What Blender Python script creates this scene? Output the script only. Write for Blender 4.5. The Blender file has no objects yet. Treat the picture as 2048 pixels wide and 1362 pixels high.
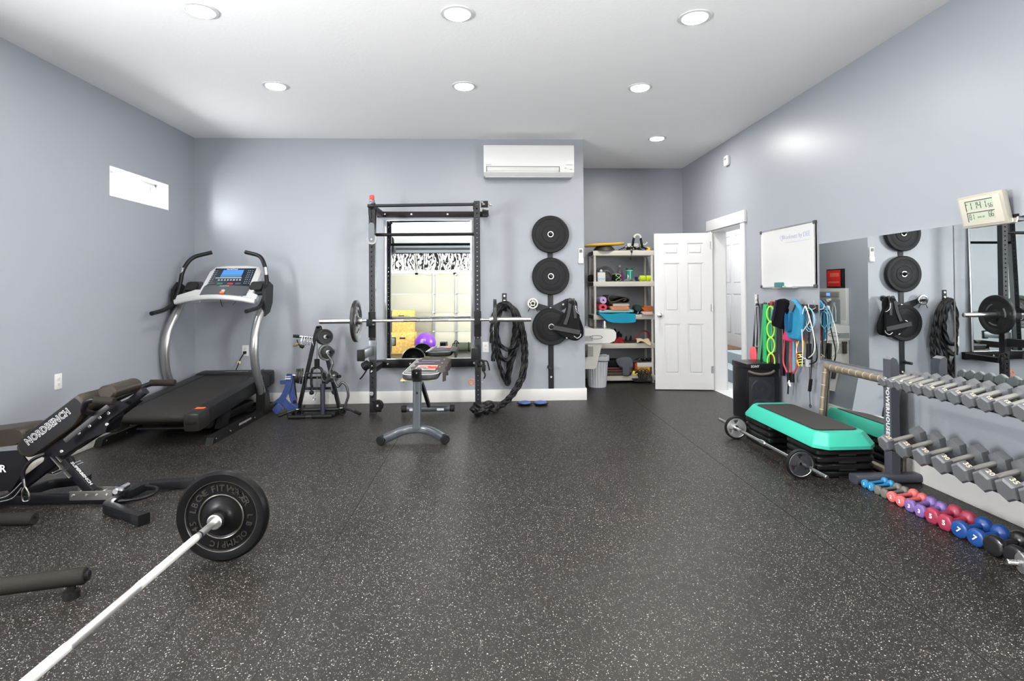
import bpy, bmesh, math, random
from mathutils import Vector, Matrix, noise
PI = math.pi
random.seed(7)
scn = bpy.context.scene
C = scn.collection

# ---------------------------------------------------------------- camera
F_PX, PP_Y, YAW, PITCH, ROLL, EYE = 1115.7557, 569.38, 0.0435, 0.0098, -0.0075, 1.2699
cam_d = bpy.data.cameras.new('camera'); cam = bpy.data.objects.new('camera', cam_d); C.objects.link(cam)
scn.camera = cam
cam_d.sensor_width = 36; cam_d.lens = 36 * F_PX / 2048
cam_d.shift_y = -(681 - PP_Y) / 2048
cam_d.clip_start = 0.02
fwd = Vector((math.sin(YAW) * math.cos(PITCH), math.cos(YAW) * math.cos(PITCH), math.sin(PITCH)))
rt = Vector((math.cos(YAW), -math.sin(YAW), 0)); up = rt.cross(fwd)
rr = rt * math.cos(ROLL) + up * math.sin(ROLL); uu = up * math.cos(ROLL) - rt * math.sin(ROLL)
M = Matrix((rr, uu, -fwd)).transposed().to_4x4(); M.translation = (0, 0, EYE); cam.matrix_world = M

# ---------------------------------------------------------------- world, exposure
wd = bpy.data.worlds.new('sky'); scn.world = wd; wd.use_nodes = True
bg = wd.node_tree.nodes['Background']; bg.inputs[0].default_value = (.75, .87, 1, 1); bg.inputs[1].default_value = 1.2
scn.view_settings.view_transform = 'Standard'; scn.view_settings.look = 'None'
scn.view_settings.gamma = 1; scn.view_settings.use_curve_mapping = False
scn.view_settings.exposure = 0.53

# room measurements
XL, XR, D, DA, XE, H, YB = -3.281, 2.8147, 6.4004, 7.9203, 1.1152, 3.0069, -2.9
def area(name, loc, size, energy, direction, color=(1, 1, 1), shape='RECTANGLE', spread=PI):
    l = bpy.data.lights.new(name, 'AREA'); l.shape = shape; l.size = size[0]
    if shape in ('RECTANGLE', 'ELLIPSE'): l.size_y = size[1]
    l.energy = energy; l.color = color; l.spread = spread
    o = bpy.data.objects.new(name, l); C.objects.link(o); o.location = loc
    o.rotation_euler = Vector(direction).to_track_quat('-Z', 'Z').to_euler()
    return o
# daylight at garage glazing and high window; side and hall lamps are added fill
area('daylight_garage_glazing', (-.25, YB - .12, 2.4), (5.0, .48), 50, (0, 1, .0), (.96, .98, 1))
area('daylight_high_window', (XL - .145, 5.44, 2.25), (.85, .24), 64, (1, 0, 0), (.95, .98, 1))
area('added_left_window_fill', (XL - .185, .9, 1.6), (2.5, 1.3), 385, (1, 0, 0), (.98, .99, 1))  # invented window behind the viewpoint, brightens the ceiling
area('added_right_window_fill', (XR + .145, -.55, 1.6), (2.8, 1.3), 480, (-1, 0, 0), (.98, .99, 1))  # counterpart on the right wall, likewise added to lift the ceiling
area('added_hall_fill', (3.4, 7.6, 2.6), (.7, 2.2), 42, (0, 0, -1), (1, .99, .97))  # overhead fill added to brighten the hall, no source known there

# ---------------------------------------------------------------- materials
MT = {}
def mat(name, col, rough=.5, metal=0, bump=0, bscale=200, var=0, vscale=8, coat=0, spec=.5, emit=None, trans=0, sheen=0):
    if name in MT: return MT[name]
    m = bpy.data.materials.new(name); m.use_nodes = True; nt = m.node_tree; b = nt.nodes['Principled BSDF']
    c = tuple(x if x <= 1 else x for x in col)
    b.inputs['Base Color'].default_value = (*c, 1); b.inputs['Roughness'].default_value = rough
    b.inputs['Metallic'].default_value = metal; b.inputs['Specular IOR Level'].default_value = spec
    b.inputs['Coat Weight'].default_value = coat
    if sheen: b.inputs['Sheen Weight'].default_value = sheen
    if trans: b.inputs['Transmission Weight'].default_value = trans
    if emit: b.inputs['Emission Color'].default_value = (*emit[0], 1); b.inputs['Emission Strength'].default_value = emit[1]
    tc = nt.nodes.new('ShaderNodeTexCoord')
    if var:
        n = nt.nodes.new('ShaderNodeTexNoise'); n.inputs['Scale'].default_value = vscale; n.inputs['Detail'].default_value = 5
        nt.links.new(tc.outputs['Object'], n.inputs['Vector'])
        r = nt.nodes.new('ShaderNodeMapRange'); r.inputs[1].default_value = .3; r.inputs[2].default_value = .7
        r.inputs[3].default_value = 1 - var; r.inputs[4].default_value = 1 + var
        nt.links.new(n.outputs[0], r.inputs[0])
        mx = nt.nodes.new('ShaderNodeVectorMath'); mx.operation = 'SCALE'; mx.inputs[0].default_value = c
        nt.links.new(r.outputs[0], mx.inputs['Scale']); nt.links.new(mx.outputs[0], b.inputs['Base Color'])
    if bump:
        n2 = nt.nodes.new('ShaderNodeTexNoise'); n2.inputs['Scale'].default_value = bscale; n2.inputs['Detail'].default_value = 3
        nt.links.new(tc.outputs['Object'], n2.inputs['Vector'])
        bp = nt.nodes.new('ShaderNodeBump'); bp.inputs['Strength'].default_value = bump; bp.inputs['Distance'].default_value = .002
        nt.links.new(n2.outputs[0], bp.inputs['Height']); nt.links.new(bp.outputs[0], b.inputs['Normal'])
    MT[name] = m
    return m
def srgb(r, g, b):
    f = lambda v: (v / 255 / 12.92) if v <= 10 else ((v / 255 + .055) / 1.055) ** 2.4
    return (f(r), f(g), f(b))
WALL = mat('wall_paint', srgb(149, 153, 161), .38, bump=.12, bscale=60, spec=.5)
WALLD = WALL
CEIL = mat('ceiling_paint', (.92, .915, .91), .9, bump=.5, bscale=45)
WHITE = mat('white_paint', (.62, .62, .625), .35)
TRIM = mat('trim_paint', (.66, .65, .63), .35)
PLASTICW = mat('white_plastic', (.66, .66, .65), .3)
BLACKM = mat('black_powder_coat', (.007, .007, .008), .42, spec=.2, bump=.15, bscale=900)
DGREY = mat('charcoal_powder_coat', (.020, .021, .026), .38, spec=.28, bump=.1, bscale=900)
GREYM = mat('grey_powder_coat', (.12, .13, .145), .3, metal=.3)
RUBBER = mat('black_rubber', (.008, .008, .0085), .5, spec=.2, bump=.1, bscale=500)
FOAM = mat('black_foam', (.014, .012, .010), .75, spec=.15, bump=.3, bscale=600)
VINYL = mat('black_vinyl', (.035, .033, .031), .42, bump=.2, bscale=700)
CHROME = mat('chrome', (.72, .72, .72), .14, metal=1)
STEEL = mat('brushed_steel', (.62, .62, .62), .3, metal=1)
BOLT = mat('zinc_bolt', (.75, .75, .74), .25, metal=.9)
FABRIC = mat('black_fabric', (.009, .009, .010), .9, bump=.5, bscale=500, spec=.2)
MIRROR = mat('mirror_glass', (.86, .9, .89), .0, metal=1)
def rubber_floor():
    m = bpy.data.materials.new('rubber_floor'); m.use_nodes = True; nt = m.node_tree; N = nt.nodes; L = nt.links
    b = N['Principled BSDF']; tc = N.new('ShaderNodeTexCoord')
    def specks(scale, thr, seed):
        mp = N.new('ShaderNodeMapping'); mp.inputs['Location'].default_value = (seed, seed * 2, 0)
        L.new(tc.outputs['Object'], mp.inputs[0])
        nz = N.new('ShaderNodeTexNoise'); nz.inputs['Scale'].default_value = scale * .8
        L.new(mp.outputs[0], nz.inputs['Vector'])
        ad = N.new('ShaderNodeVectorMath'); ad.operation = 'MULTIPLY_ADD'; ad.inputs[1].default_value = (.01, .01, 0)
        L.new(nz.outputs['Color'], ad.inputs[0]); L.new(mp.outputs[0], ad.inputs[2])
        v = N.new('ShaderNodeTexVoronoi'); v.inputs['Scale'].default_value = scale; v.inputs['Randomness'].default_value = 1
        L.new(ad.outputs[0], v.inputs['Vector'])
        # only some cells carry a chip
        sx = N.new('ShaderNodeSeparateColor'); L.new(v.outputs['Color'], sx.inputs[0])
        pick = N.new('ShaderNodeMath'); pick.operation = 'LESS_THAN'; pick.inputs[1].default_value = thr; L.new(sx.outputs[0], pick.inputs[0])
        near = N.new('ShaderNodeMath'); near.operation = 'LESS_THAN'; near.inputs[1].default_value = .34; L.new(v.outputs['Distance'], near.inputs[0])
        mu = N.new('ShaderNodeMath'); mu.operation = 'MULTIPLY'; L.new(pick.outputs[0], mu.inputs[0]); L.new(near.outputs[0], mu.inputs[1])
        return mu
    big = N.new('ShaderNodeTexNoise'); big.inputs['Scale'].default_value = 1.1; big.inputs['Detail'].default_value = 6
    L.new(tc.outputs['Object'], big.inputs['Vector'])
    cr = N.new('ShaderNodeValToRGB'); cr.color_ramp.elements[0].position = .3; cr.color_ramp.elements[1].position = .72
    cr.color_ramp.elements[0].color = (.0098, .0088, .0078, 1); cr.color_ramp.elements[1].color = (.015, .0133, .0118, 1)
    L.new(big.outputs[0], cr.inputs[0])
    col = cr.outputs[0]
    for sc, th, seed, cc in ((270, .20, 0, (.24, .23, .22, 1)), (170, .09, 3.3, (.42, .40, .38, 1)), (240, .14, 5.1, (.06, .04, .03, 1))):
        s = specks(sc, th, seed); mx = N.new('ShaderNodeMix'); mx.data_type = 'RGBA'; mx.inputs[7].default_value = cc
        L.new(s.outputs[0], mx.inputs[0]); L.new(col, mx.inputs[6]); col = mx.outputs[2]
    L.new(col, b.inputs['Base Color'])
    gr = N.new('ShaderNodeTexNoise'); gr.inputs['Scale'].default_value = 260; gr.inputs['Detail'].default_value = 2
    L.new(tc.outputs['Object'], gr.inputs['Vector'])
    bp = N.new('ShaderNodeBump'); bp.inputs['Strength'].default_value = .35; bp.inputs['Distance'].default_value = .002
    L.new(gr.outputs[0], bp.inputs['Height']); L.new(bp.outputs[0], b.inputs['Normal'])
    b.inputs['Roughness'].default_value = .40; b.inputs['Specular IOR Level'].default_value = .27
    return m
FLOOR = rubber_floor()

# ---------------------------------------------------------------- mesh helpers
def frame_of(d):
    d = Vector(d).normalized(); a = Vector((0, 0, 1)) if abs(d.z) < .95 else Vector((1, 0, 0))
    x = a.cross(d).normalized(); return x, d.cross(x), d
class MB:
    def __init__(s): s.b = bmesh.new()
    def _v(s, p): return s.b.verts.new(p)
    def _f(s, vs):
        try: return s.b.faces.new(vs)
        except ValueError: return None
    def box(s, c, d, bev=0, rot=None, seg=2):
        t = bmesh.new(); bmesh.ops.create_cube(t, size=1); bmesh.ops.scale(t, vec=d, verts=t.verts)
        if bev: bmesh.ops.bevel(t, geom=t.edges[:], offset=min(bev, min(d) * .49), segments=seg, profile=.6, affect='EDGES')
        m = (rot.to_4x4() if rot else Matrix()); m.translation = Vector(c)
        s.add(t, m); return s
    def b2(s, lo, hi, bev=0):
        return s.box([(a + b) / 2 for a, b in zip(lo, hi)], [abs(b - a) for a, b in zip(lo, hi)], bev)
    def add(s, t, m=Matrix()):
        mp = {v: s.b.verts.new(m @ v.co) for v in t.verts}
        for f in t.faces: s._f([mp[v] for v in f.verts])
        t.free()
    def ring(s, c, x, y, prof): return [s._v(c + x * a + y * b) for a, b in prof]
    def skin(s, rings, cap=True, closed=False):
        n = len(rings[0])
        prs = list(zip(rings, rings[1:])) + ([(rings[-1], rings[0])] if closed else [])
        for A, B in prs:
            for i in range(n): s._f([A[i], A[(i + 1) % n], B[(i + 1) % n], B[i]])
        if cap and not closed: s._f(rings[0][::-1]); s._f(rings[-1])
        return s
    def cyl(s, p, q, r, r2=None, seg=24, bev=0):
        p, q = Vector(p), Vector(q); x, y, z = frame_of(q - p); r2 = r if r2 is None else r2; L = (q - p).length
        st = [(0, r), (L, r2)] if not bev else [(0, r - bev), (bev, r), (L - bev, r2), (L, r2 - bev)]
        s.skin([s.ring(p + z * t, x, y, [(math.cos(a) * R, math.sin(a) * R) for a in [2 * PI * i / seg for i in range(seg)]]) for t, R in st]); return s
    def lathe(s, prof, o=(0, 0, 0), ax=(0, 0, 1), seg=40, closed=False):
        o = Vector(o); x, y, z = frame_of(ax)
        rs = [s.ring(o + z * t, x, y, [(math.cos(2 * PI * i / seg) * max(r, 1e-5), math.sin(2 * PI * i / seg) * max(r, 1e-5)) for i in range(seg)]) for r, t in prof]
        s.skin(rs, cap=not closed, closed=closed); return s
    def sweep(s, pts, prof, closed=False, upv=None, twist=0, scale=None, cap=True):
        pts = [Vector(p) for p in pts]; n = len(pts); T = []
        for i in range(n):
            a = pts[(i - 1) % n] if (closed or i) else pts[0]; b = pts[(i + 1) % n] if (closed or i < n - 1) else pts[-1]
            T.append((b - a).normalized())
        if upv is None: x, y, _ = frame_of(T[0])
        else: y = Vector(upv); x = y.cross(T[0]).normalized(); y = T[0].cross(x)
        rs = []
        for i in range(n):
            if upv is not None: x = Vector(upv).cross(T[i]).normalized(); y = T[i].cross(x)
            else: x = (x - T[i] * x.dot(T[i])).normalized(); y = T[i].cross(x)
            a = twist * i; ca, sa = math.cos(a), math.sin(a); k = scale[i] if scale else 1
            rs.append(s.ring(pts[i], x * ca + y * sa, y * ca - x * sa, [(u * k, v * k) for u, v in prof]))
        s.skin(rs, cap=cap, closed=closed); return s
    def tube(s, pts, r, seg=12, closed=False, smooth=0, scale=None):
        if smooth: pts = spline(pts, smooth, closed)
        return s.sweep(pts, [(math.cos(2 * PI * i / seg) * r, math.sin(2 * PI * i / seg) * r) for i in range(seg)], closed, scale=scale)
    def strap(s, pts, w, t, upv=None, smooth=0, closed=False):
        if smooth: pts = spline(pts, smooth, closed)
        return s.sweep(pts, [(-w / 2, -t / 2), (w / 2, -t / 2), (w / 2, t / 2), (-w / 2, t / 2)], closed, upv=upv)
    def prism(s, poly, o, u, v, depth):
        o, u, v = Vector(o), Vector(u), Vector(v); n = u.cross(v)
        a = [s._v(o + u * p + v * q) for p, q in poly]; b = [s._v(o + u * p + v * q + n * depth) for p, q in poly]
        s.skin([a, b]); return s
    def ball(s, c, r, sc=(1, 1, 1), seg=24, rot=None):
        t = bmesh.new(); bmesh.ops.create_uvsphere(t, u_segments=seg, v_segments=seg // 2, radius=r); bmesh.ops.scale(t, vec=sc, verts=t.verts)
        m = (rot.to_4x4() if rot else Matrix()); m.translation = Vector(c); s.add(t, m); return s
    def ico(s, c, r, sc=(1, 1, 1), sub=3):
        t = bmesh.new(); bmesh.ops.create_icosphere(t, subdivisions=sub, radius=r); bmesh.ops.scale(t, vec=sc, verts=t.verts)
        m = Matrix(); m.translation = Vector(c); s.add(t, m); return s
    def sheet(s, fn, nu, nv, t=.004):
        P = [[Vector(fn(i / nu, j / nv)) for j in range(nv + 1)] for i in range(nu + 1)]
        def nrm(i, j):
            a = P[min(i + 1, nu)][j] - P[max(i - 1, 0)][j]; b = P[i][min(j + 1, nv)] - P[i][max(j - 1, 0)]
            return a.cross(b).normalized()
        A = [[s._v(P[i][j] + nrm(i, j) * t / 2) for j in range(nv + 1)] for i in range(nu + 1)]
        B = [[s._v(P[i][j] - nrm(i, j) * t / 2) for j in range(nv + 1)] for i in range(nu + 1)]
        for i in range(nu):
            for j in range(nv):
                s._f([A[i][j], A[i + 1][j], A[i + 1][j + 1], A[i][j + 1]]); s._f([B[i][j], B[i][j + 1], B[i + 1][j + 1], B[i + 1][j]])
        for i in range(nu):
            for j, fl in ((0, 1), (nv, 0)):
                q = [A[i][j], B[i][j], B[i + 1][j], A[i + 1][j]]; s._f(q if fl else q[::-1])
        for j in range(nv):
            for i, fl in ((0, 0), (nu, 1)):
                q = [A[i][j], B[i][j], B[i][j + 1], A[i][j + 1]]; s._f(q if fl else q[::-1])
        return s
    def slab(s, o, e1, e2, t, rad=.03, bev=.01, seg=6):
        """rounded cushion: plan rounded rectangle, soft edges. o centre of base, e1/e2 half vectors, t thickness vector"""
        o, e1, e2, t = Vector(o), Vector(e1), Vector(e2), Vector(t); a, b = e1.length, e2.length; x, y = e1 / a, e2 / b
        tn = t.normalized(); th = t.length; rings = []
        for k in range(seg * 2 + 2):
            if k <= seg: ph = PI / 2 * k / seg; ins = bev * (1 - math.sin(ph)); z = bev * (1 - math.cos(ph))
            else: ph = PI / 2 * (k - seg - 1) / seg; ins = bev * (1 - math.cos(ph)); z = th - bev + bev * math.sin(ph)
            pr = rrect(a - ins, b - ins, max(rad - ins, .002)); rings.append(s.ring(o + tn * z, x, y, pr))
        s.skin(rings); return s
    def text(s, txt, o, u, v, size, depth=.001, bold=0, spacing=1, align='CENTER', sx=1):
        cu = bpy.data.curves.new('lettering', 'FONT'); cu.body = txt; cu.size = size; cu.extrude = depth / 2; cu.offset = bold; cu.resolution_u = 2
        cu.align_x = align; cu.align_y = 'CENTER'; cu.space_character = spacing
        ob = bpy.data.objects.new('lettering', cu); me = ob.to_mesh(); t = bmesh.new(); t.from_mesh(me); ob.to_mesh_clear()
        if sx != 1: bmesh.ops.scale(t, vec=(sx, 1, 1), verts=t.verts)
        bpy.data.objects.remove(ob); bpy.data.curves.remove(cu)
        u, v = Vector(u).normalized(), Vector(v).normalized(); m = Matrix((u, v, u.cross(v))).transposed().to_4x4(); m.translation = Vector(o)
        s.add(t, m); return s
    def xf(s, m): bmesh.ops.transform(s.b, matrix=m, verts=s.b.verts); return s
    def build(s, name, m, parent=None, loc=None, rot=None, flat=False):
        b = s.b; bmesh.ops.remove_doubles(b, verts=b.verts, dist=1e-6); bmesh.ops.recalc_face_normals(b, faces=b.faces)
        if not flat:
            for f in b.faces: f.smooth = True
            for e in b.edges:
                if len(e.link_faces) != 2 or e.calc_face_angle(0) > .62: e.smooth = False
        me = bpy.data.meshes.new(name); b.to_mesh(me); b.free(); me.materials.append(m)
        o = bpy.data.objects.new(name, me); C.objects.link(o)
        if parent: o.parent = parent
        if loc is not None: o.location = loc
        if rot is not None: o.rotation_euler = rot
        return o
def rrect(a, b, r, n=5):
    r = min(r, a * .999, b * .999); P = []
    for cx, cy, s0 in ((a - r, b - r, 0), (-a + r, b - r, 1), (-a + r, -b + r, 2), (a - r, -b + r, 3)):
        for i in range(n + 1):
            t = PI / 2 * (s0 + i / n); P.append((cx + r * math.cos(t), cy + r * math.sin(t)))
    return P
def spline(pts, n=6, closed=False):
    P = [Vector(p) for p in pts]; m = len(P); out = []
    g = (lambda i: P[i % m]) if closed else (lambda i: P[max(0, min(m - 1, i))])
    for i in range(m if closed else m - 1):
        a, b, c, d = g(i - 1), g(i), g(i + 1), g(i + 2)
        for k in range(n):
            t = k / n; out.append(.5 * ((2 * b) + (c - a) * t + (2 * a - 5 * b + 4 * c - d) * t * t + (3 * b - a - 3 * c + d) * t ** 3))
    if not closed: out.append(P[-1])
    return out
def bend(pts, r, n=5):
    """polyline with rounded corners"""
    P = [Vector(p) for p in pts]; out = [P[0]]
    for i in range(1, len(P) - 1):
        a, b, c = P[i - 1], P[i], P[i + 1]; d1 = (a - b); d2 = (c - b); k = min(r, d1.length * .45, d2.length * .45)
        p, q = b + d1.normalized() * k, b + d2.normalized() * k
        for j in range(n + 1):
            t = j / n; out.append((1 - t) ** 2 * p + 2 * t * (1 - t) * b + t * t * q)
    out.append(P[-1]); return out
def tag(o, label, cat, group=None, kind=None):
    o['label'] = label; o['category'] = cat
    if group: o['group'] = group
    if kind: o['kind'] = kind
    return o
def thing(name, label, cat, loc=(0, 0, 0), rz=0, group=None, rot=None):
    o = bpy.data.objects.new(name, None); C.objects.link(o); o.location = loc; o.rotation_euler = rot or (0, 0, rz)
    o.empty_display_size = .05
    return tag(o, label, cat, group)
def struct(o): o['kind'] = 'structure'; return o
def dup(root, loc, rz=None, label=None, group=None, rot=None):
    r = root.copy(); C.objects.link(r); r.location = loc
    if rot is not None: r.rotation_euler = rot
    elif rz is not None: r.rotation_euler = (0, 0, rz)
    if label: r['label'] = label
    if group: r['group'] = group
    def kids(src, dst):
        for ch in [o for o in C.objects if o.parent == src]:
            c = ch.copy(); C.objects.link(c); c.parent = dst; kids(ch, c)  # bronze highlight along the rim, painted into the ring colour
    kids(root, r)
    return r

# ---------------------------------------------------------------- room shell
WT = .16
struct(MB().b2((XL - .3, YB - .3, -.1), (XR + .1, DA + .3, 0)).build('floor', FLOOR))
sm = MB()
for x in (-.78, 1.68): sm.b2((x - .0012, YB, 0), (x + .0012, D, .0010))
struct(sm.build('trim_1', mat('mat_seam', (.006, .006, .006), .8)))
struct(MB().b2((XL - .3, YB - .3, H), (XR + .4, DA + .3, H + .12)).build('ceiling', CEIL))
struct(MB().b2((XL - .3, D, 0), (XE, D + .12, H)).build('wall_back', WALL))
struct(MB().b2((XE - .12, D + .12, 0), (XE, DA, H)).build('wall_alcove_side', WALL))
struct(MB().b2((XE - .12, DA, 0), (XR + WT, DA + .12, H)).build('wall_alcove_back', WALL))
# left wall with the high window and an added unseen one for ceiling light
W1 = (4.99, 5.89, 2.118, 2.383); W2 = (-.4, 2.2, .9, 2.3)
lw = MB(); X0 = XL - .3
for (ya, yb), w_ in (((YB, 3.6), W2), ((3.6, D), W1)):
    lw.b2((X0, ya, 0), (XL, yb, w_[2])); lw.b2((X0, ya, w_[3]), (XL, yb, H)); lw.b2((X0, ya, w_[2]), (XL, w_[0], w_[3])); lw.b2((X0, w_[1], w_[2]), (XL, yb, w_[3]))
struct(lw.build('wall_left', WALL))
SKY = mat('bright_sky', (1, 1, 1), 1, emit=((.93, .97, 1), 1.35))
for k, (y0, y1, z0, z1) in enumerate((W1, W2)):  # the second window is added out of view to brighten the ceiling
    e = bpy.data.objects.new('window_%d' % (k + 1), None); C.objects.link(e); e.location = (XL, (y0 + y1) / 2, z0); struct(e)
    o = Vector(e.location)
    t = MB()  # white returns
    for lo, hi in (((XL - .14, y0, z0 - .0), (XL + .001, y1, z0 + .006)), ((XL - .14, y0, z1 - .006), (XL + .001, y1, z1)),
                   ((XL - .14, y0, z0), (XL + .001, y0 + .006, z1)), ((XL - .14, y1 - .006, z0), (XL + .001, y1, z1))): t.b2(lo, hi)
    t.xf(Matrix.Translation(-o)).build('window_return', WHITE, e)
    t = MB(); fw = .03 if k == 0 else .05
    for lo, hi in (((XL - .16, y0, z0), (XL - .12, y1, z0 + fw)), ((XL - .16, y0, z1 - fw), (XL - .12, y1, z1)),
                   ((XL - .16, y0, z0), (XL - .12, y0 + fw, z1)), ((XL - .16, y1 - fw, z0), (XL - .12, y1, z1)), ((XL - .165, (y0 + y1) / 2 - .012, z0), (XL - .135, (y0 + y1) / 2 + .012, z1))): t.b2(lo, hi, .003)
    t.xf(Matrix.Translation(-o)).build('window_frame', PLASTICW, e)
    MB().b2((XL - .2, y0, z0), (XL - .19, y1, z1)).xf(Matrix.Translation(-o)).build('pane', SKY, e)
# right wall with the doorway
DY0, DY1, DZ = 6.06, 6.87, 1.985
W3 = (-2.0, .9, .9, 2.3)  # added opening out of view, lets fill light reach the ceiling
rw = MB(); rw.b2((XR, YB, 0), (XR + WT, W3[0], H)); rw.b2((XR, W3[1], 0), (XR + WT, DY0, H)); rw.b2((XR, W3[0], 0), (XR + WT, W3[1], W3[2])); rw.b2((XR, W3[0], W3[3]), (XR + WT, W3[1], H)); rw.b2((XR, DY1, 0), (XR + WT, DA, H)); rw.b2((XR, DY0, DZ), (XR + WT, DY1, H))
struct(rw.build('wall_right', WALL))
e = bpy.data.objects.new('window_3', None); C.objects.link(e); struct(e)  # added window, unseen, goes with the right fill lamp
t = MB()
for lo, hi in (((XR + .10, W3[0], W3[2]), (XR + .14, W3[1], W3[2] + .05)), ((XR + .10, W3[0], W3[3] - .05), (XR + .14, W3[1], W3[3])), ((XR + .10, W3[0], W3[2]), (XR + .14, W3[0] + .05, W3[3])), ((XR + .10, W3[1] - .05, W3[2]), (XR + .14, W3[1], W3[3])), ((XR + .10, -.57, W3[2]), (XR + .14, -.53, W3[3]))): t.b2(lo, hi, .003)
t.build('window_frame', PLASTICW, e); MB().b2((XR + .15, W3[0], W3[2]), (XR + .16, W3[1], W3[3])).build('pane', SKY, e)
# rear wall around the garage door
GX0, GX1, GZ = -2.9, 2.42, 2.66
rb = MB(); rb.b2((XL, YB - .2, 0), (GX0, YB, H)); rb.b2((GX1, YB - .2, 0), (XR, YB, H)); rb.b2((GX0, YB - .2, GZ), (GX1, YB, H))
struct(rb.build('wall_rear', WALL))
# baseboards
def bb(name, lo, hi): struct(MB().b2(lo, hi, .004).build(name, TRIM))
bb('baseboard_back', (XL, D - .016, 0), (XE + .016, D, .135)); bb('baseboard_alcove', (XE, D, 0), (XE + .016, DA, .135))
bb('baseboard_alcove_back', (XE, DA - .016, 0), (XR, DA, .135))
bb('baseboard_left', (XL, YB, .05), (XL + .016, D, .16)); bb('baseboard_right', (XR - .016, YB, 0), (XR, DY0 - .12, .16))
struct(MB().b2((XL, YB, 0), (XL + .02, D, .05), .004).build('trim_2', mat('raw_concrete_edge', (.34, .32, .29), .8, var=.25, vscale=20)))
# door casing and jamb
cs = MB(); cs.b2((XR - .02, DY0 - .1, 0), (XR, DY0 - .005, DZ + .01), .003); cs.b2((XR - .026, DY0 - .105, 0), (XR, DY0 - .002, .17), .003)
cs.b2((XR - .02, DY1 + .005, 0), (XR, DY1 + .1, DZ + .01), .003)
cs.b2((XR - .03, DY0 - .13, DZ + .01), (XR, DY1 + .12, DZ + .14), .004)
cs.b2((XR - .005, DY0 - .006, 0), (XR + WT + .005, DY0 + .012, DZ)); cs.b2((XR - .005, DY1 - .012, 0), (XR + WT + .005, DY1 + .006, DZ)); cs.b2((XR - .005, DY0, DZ - .012), (XR + WT + .005, DY1, DZ + .006))
cs.b2((XR + WT, DY1 + .0, 0), (XR + WT + .02, DY1 + .1, DZ + .1)); cs.b2((XR + WT, DY0 - .1, 0), (XR + WT + .02, DY0, DZ + .1))
struct(cs.build('trim_3', WHITE))
# hall beyond
TILE = mat('pale_floor_tile', srgb(205, 208, 208), .35, var=.06, vscale=12)
STAIR = mat('pale_blue_stair', srgb(160, 172, 178), .6, var=.08, vscale=15)
struct(MB().b2((XR + .0, DY0, -.02), (3.27, 9.9, .004)).b2((XR + .1, 5.3, -.02), (3.27, DY0, .004)).build('floor_hall', TILE))
st = MB(); st.b2((3.27, 5.3, 0), (3.56, 9.9, .17), .01); st.b2((3.56, 5.3, 0), (4.1, 9.9, .335), .01)
struct(st.build('trim_4', STAIR))
hw = MB(); hw.b2((3.96, 5.3, .335), (4.1, 8.2, 2.9)); hw.b2((3.96, 9.45, .335), (4.1, 9.9, 2.9)); hw.b2((3.96, 8.2, 2.4), (4.1, 9.45, 2.9))
hw.b2((XR + WT, 5.2, 0), (4.1, 5.3, 2.9)); hw.b2((XR + WT, 9.9, 0), (4.1, 10, 2.9)); hw.b2((XR + WT, DA + .12, 0), (XR + WT + .1, 9.9, 2.9))
struct(hw.build('wall_hall', mat('hall_paint', (.74, .745, .75), .6)))
struct(MB().b2((XR + WT, 5.2, 2.9), (4.1, 10, 3.0)).build('ceiling_hall', CEIL))
tag(MB().b2((3.62, 8.35, .335), (3.93, 9.3, .35), .006).build('doormat', mat('patterned_mat', (.16, .09, .05), .9, var=.8, vscale=40)), 'small brown patterned doormat on the landing beyond the open doorway', 'doormat')

def six_panel(w, h, t, parent, m, loc):
    """door leaf in local x (width, 0..w), y thickness, z"""
    b = MB(); b.b2((0, -t / 2 + .008, 0), (w, t / 2 - .008, h))
    st_, mr = .115, .10; pw = (w - 2 * st_ - mr) / 2
    rows = [(.2, .86), (1.02, 1.66), (1.77, 1.92)]; rows = [(a * h / 2.05, c * h / 2.05) for a, c in rows]
    for s in (-1, 1):
        y0, y1 = (-t / 2, -t / 2 + .009) if s < 0 else (t / 2 - .009, t / 2)
        zs = [0] + [z for r_ in rows for z in r_] + [h]
        for i in range(0, len(zs), 2): b.b2((0, y0, zs[i]), (w, y1, zs[i + 1]))
        for z0, z1 in rows:
            for x0, x1 in ((0, st_), (st_ + pw, st_ + pw + mr), (w - st_, w)): b.b2((x0, y0, z0), (x1, y1, z1))
            for x0 in (st_, st_ + pw + mr):
                b.box((x0 + pw / 2, s * (t / 2 - .0045), (z0 + z1) / 2), (pw - .05, .007, z1 - z0 - .05), .0035, seg=1)
                for q in (b.box,):  # ogee step around each field
                    for xa, xb, za, zb in ((x0, x0 + .008, z0, z1), (x0 + pw - .008, x0 + pw, z0, z1), (x0, x0 + pw, z0, z0 + .008), (x0, x0 + pw, z1 - .008, z1)):
                        b.b2((xa, s * (t / 2 - .010), za), (xb, s * (t / 2 - .004), zb))
    return b.build('door_leaf', m, parent, loc)
d1 = bpy.data.objects.new('door_1', None); C.objects.link(d1); struct(d1); d1.location = (XR - .012, DY1 - .02, .012)
d1.rotation_euler = (0, 0, math.radians(171.5))
DOORW = .71
six_panel(DOORW, 1.955, .036, d1, WHITE, (0, .0, 0))
for s in (-1, 1):
    kb = MB(); kb.lathe([(.031, 0), (.031, .006), (.012, .012), (.011, .03), (.022, .038), (.027, .05), (.024, .062), (.01, .068), (0, .068)], (DOORW - .06, s * .018, .93), (0, s, 0), 24)
    kb.build('door_knob', CHROME, d1)
for z in (.25, 1.02, 1.8):
    MB().cyl((0.004, .021, z - .045), (0.004, .021, z + .045), .007, seg=12).b2((.0, .014, z - .045), (.03, .0195, z + .045)).build('hinge', STEEL, d1)
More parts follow.
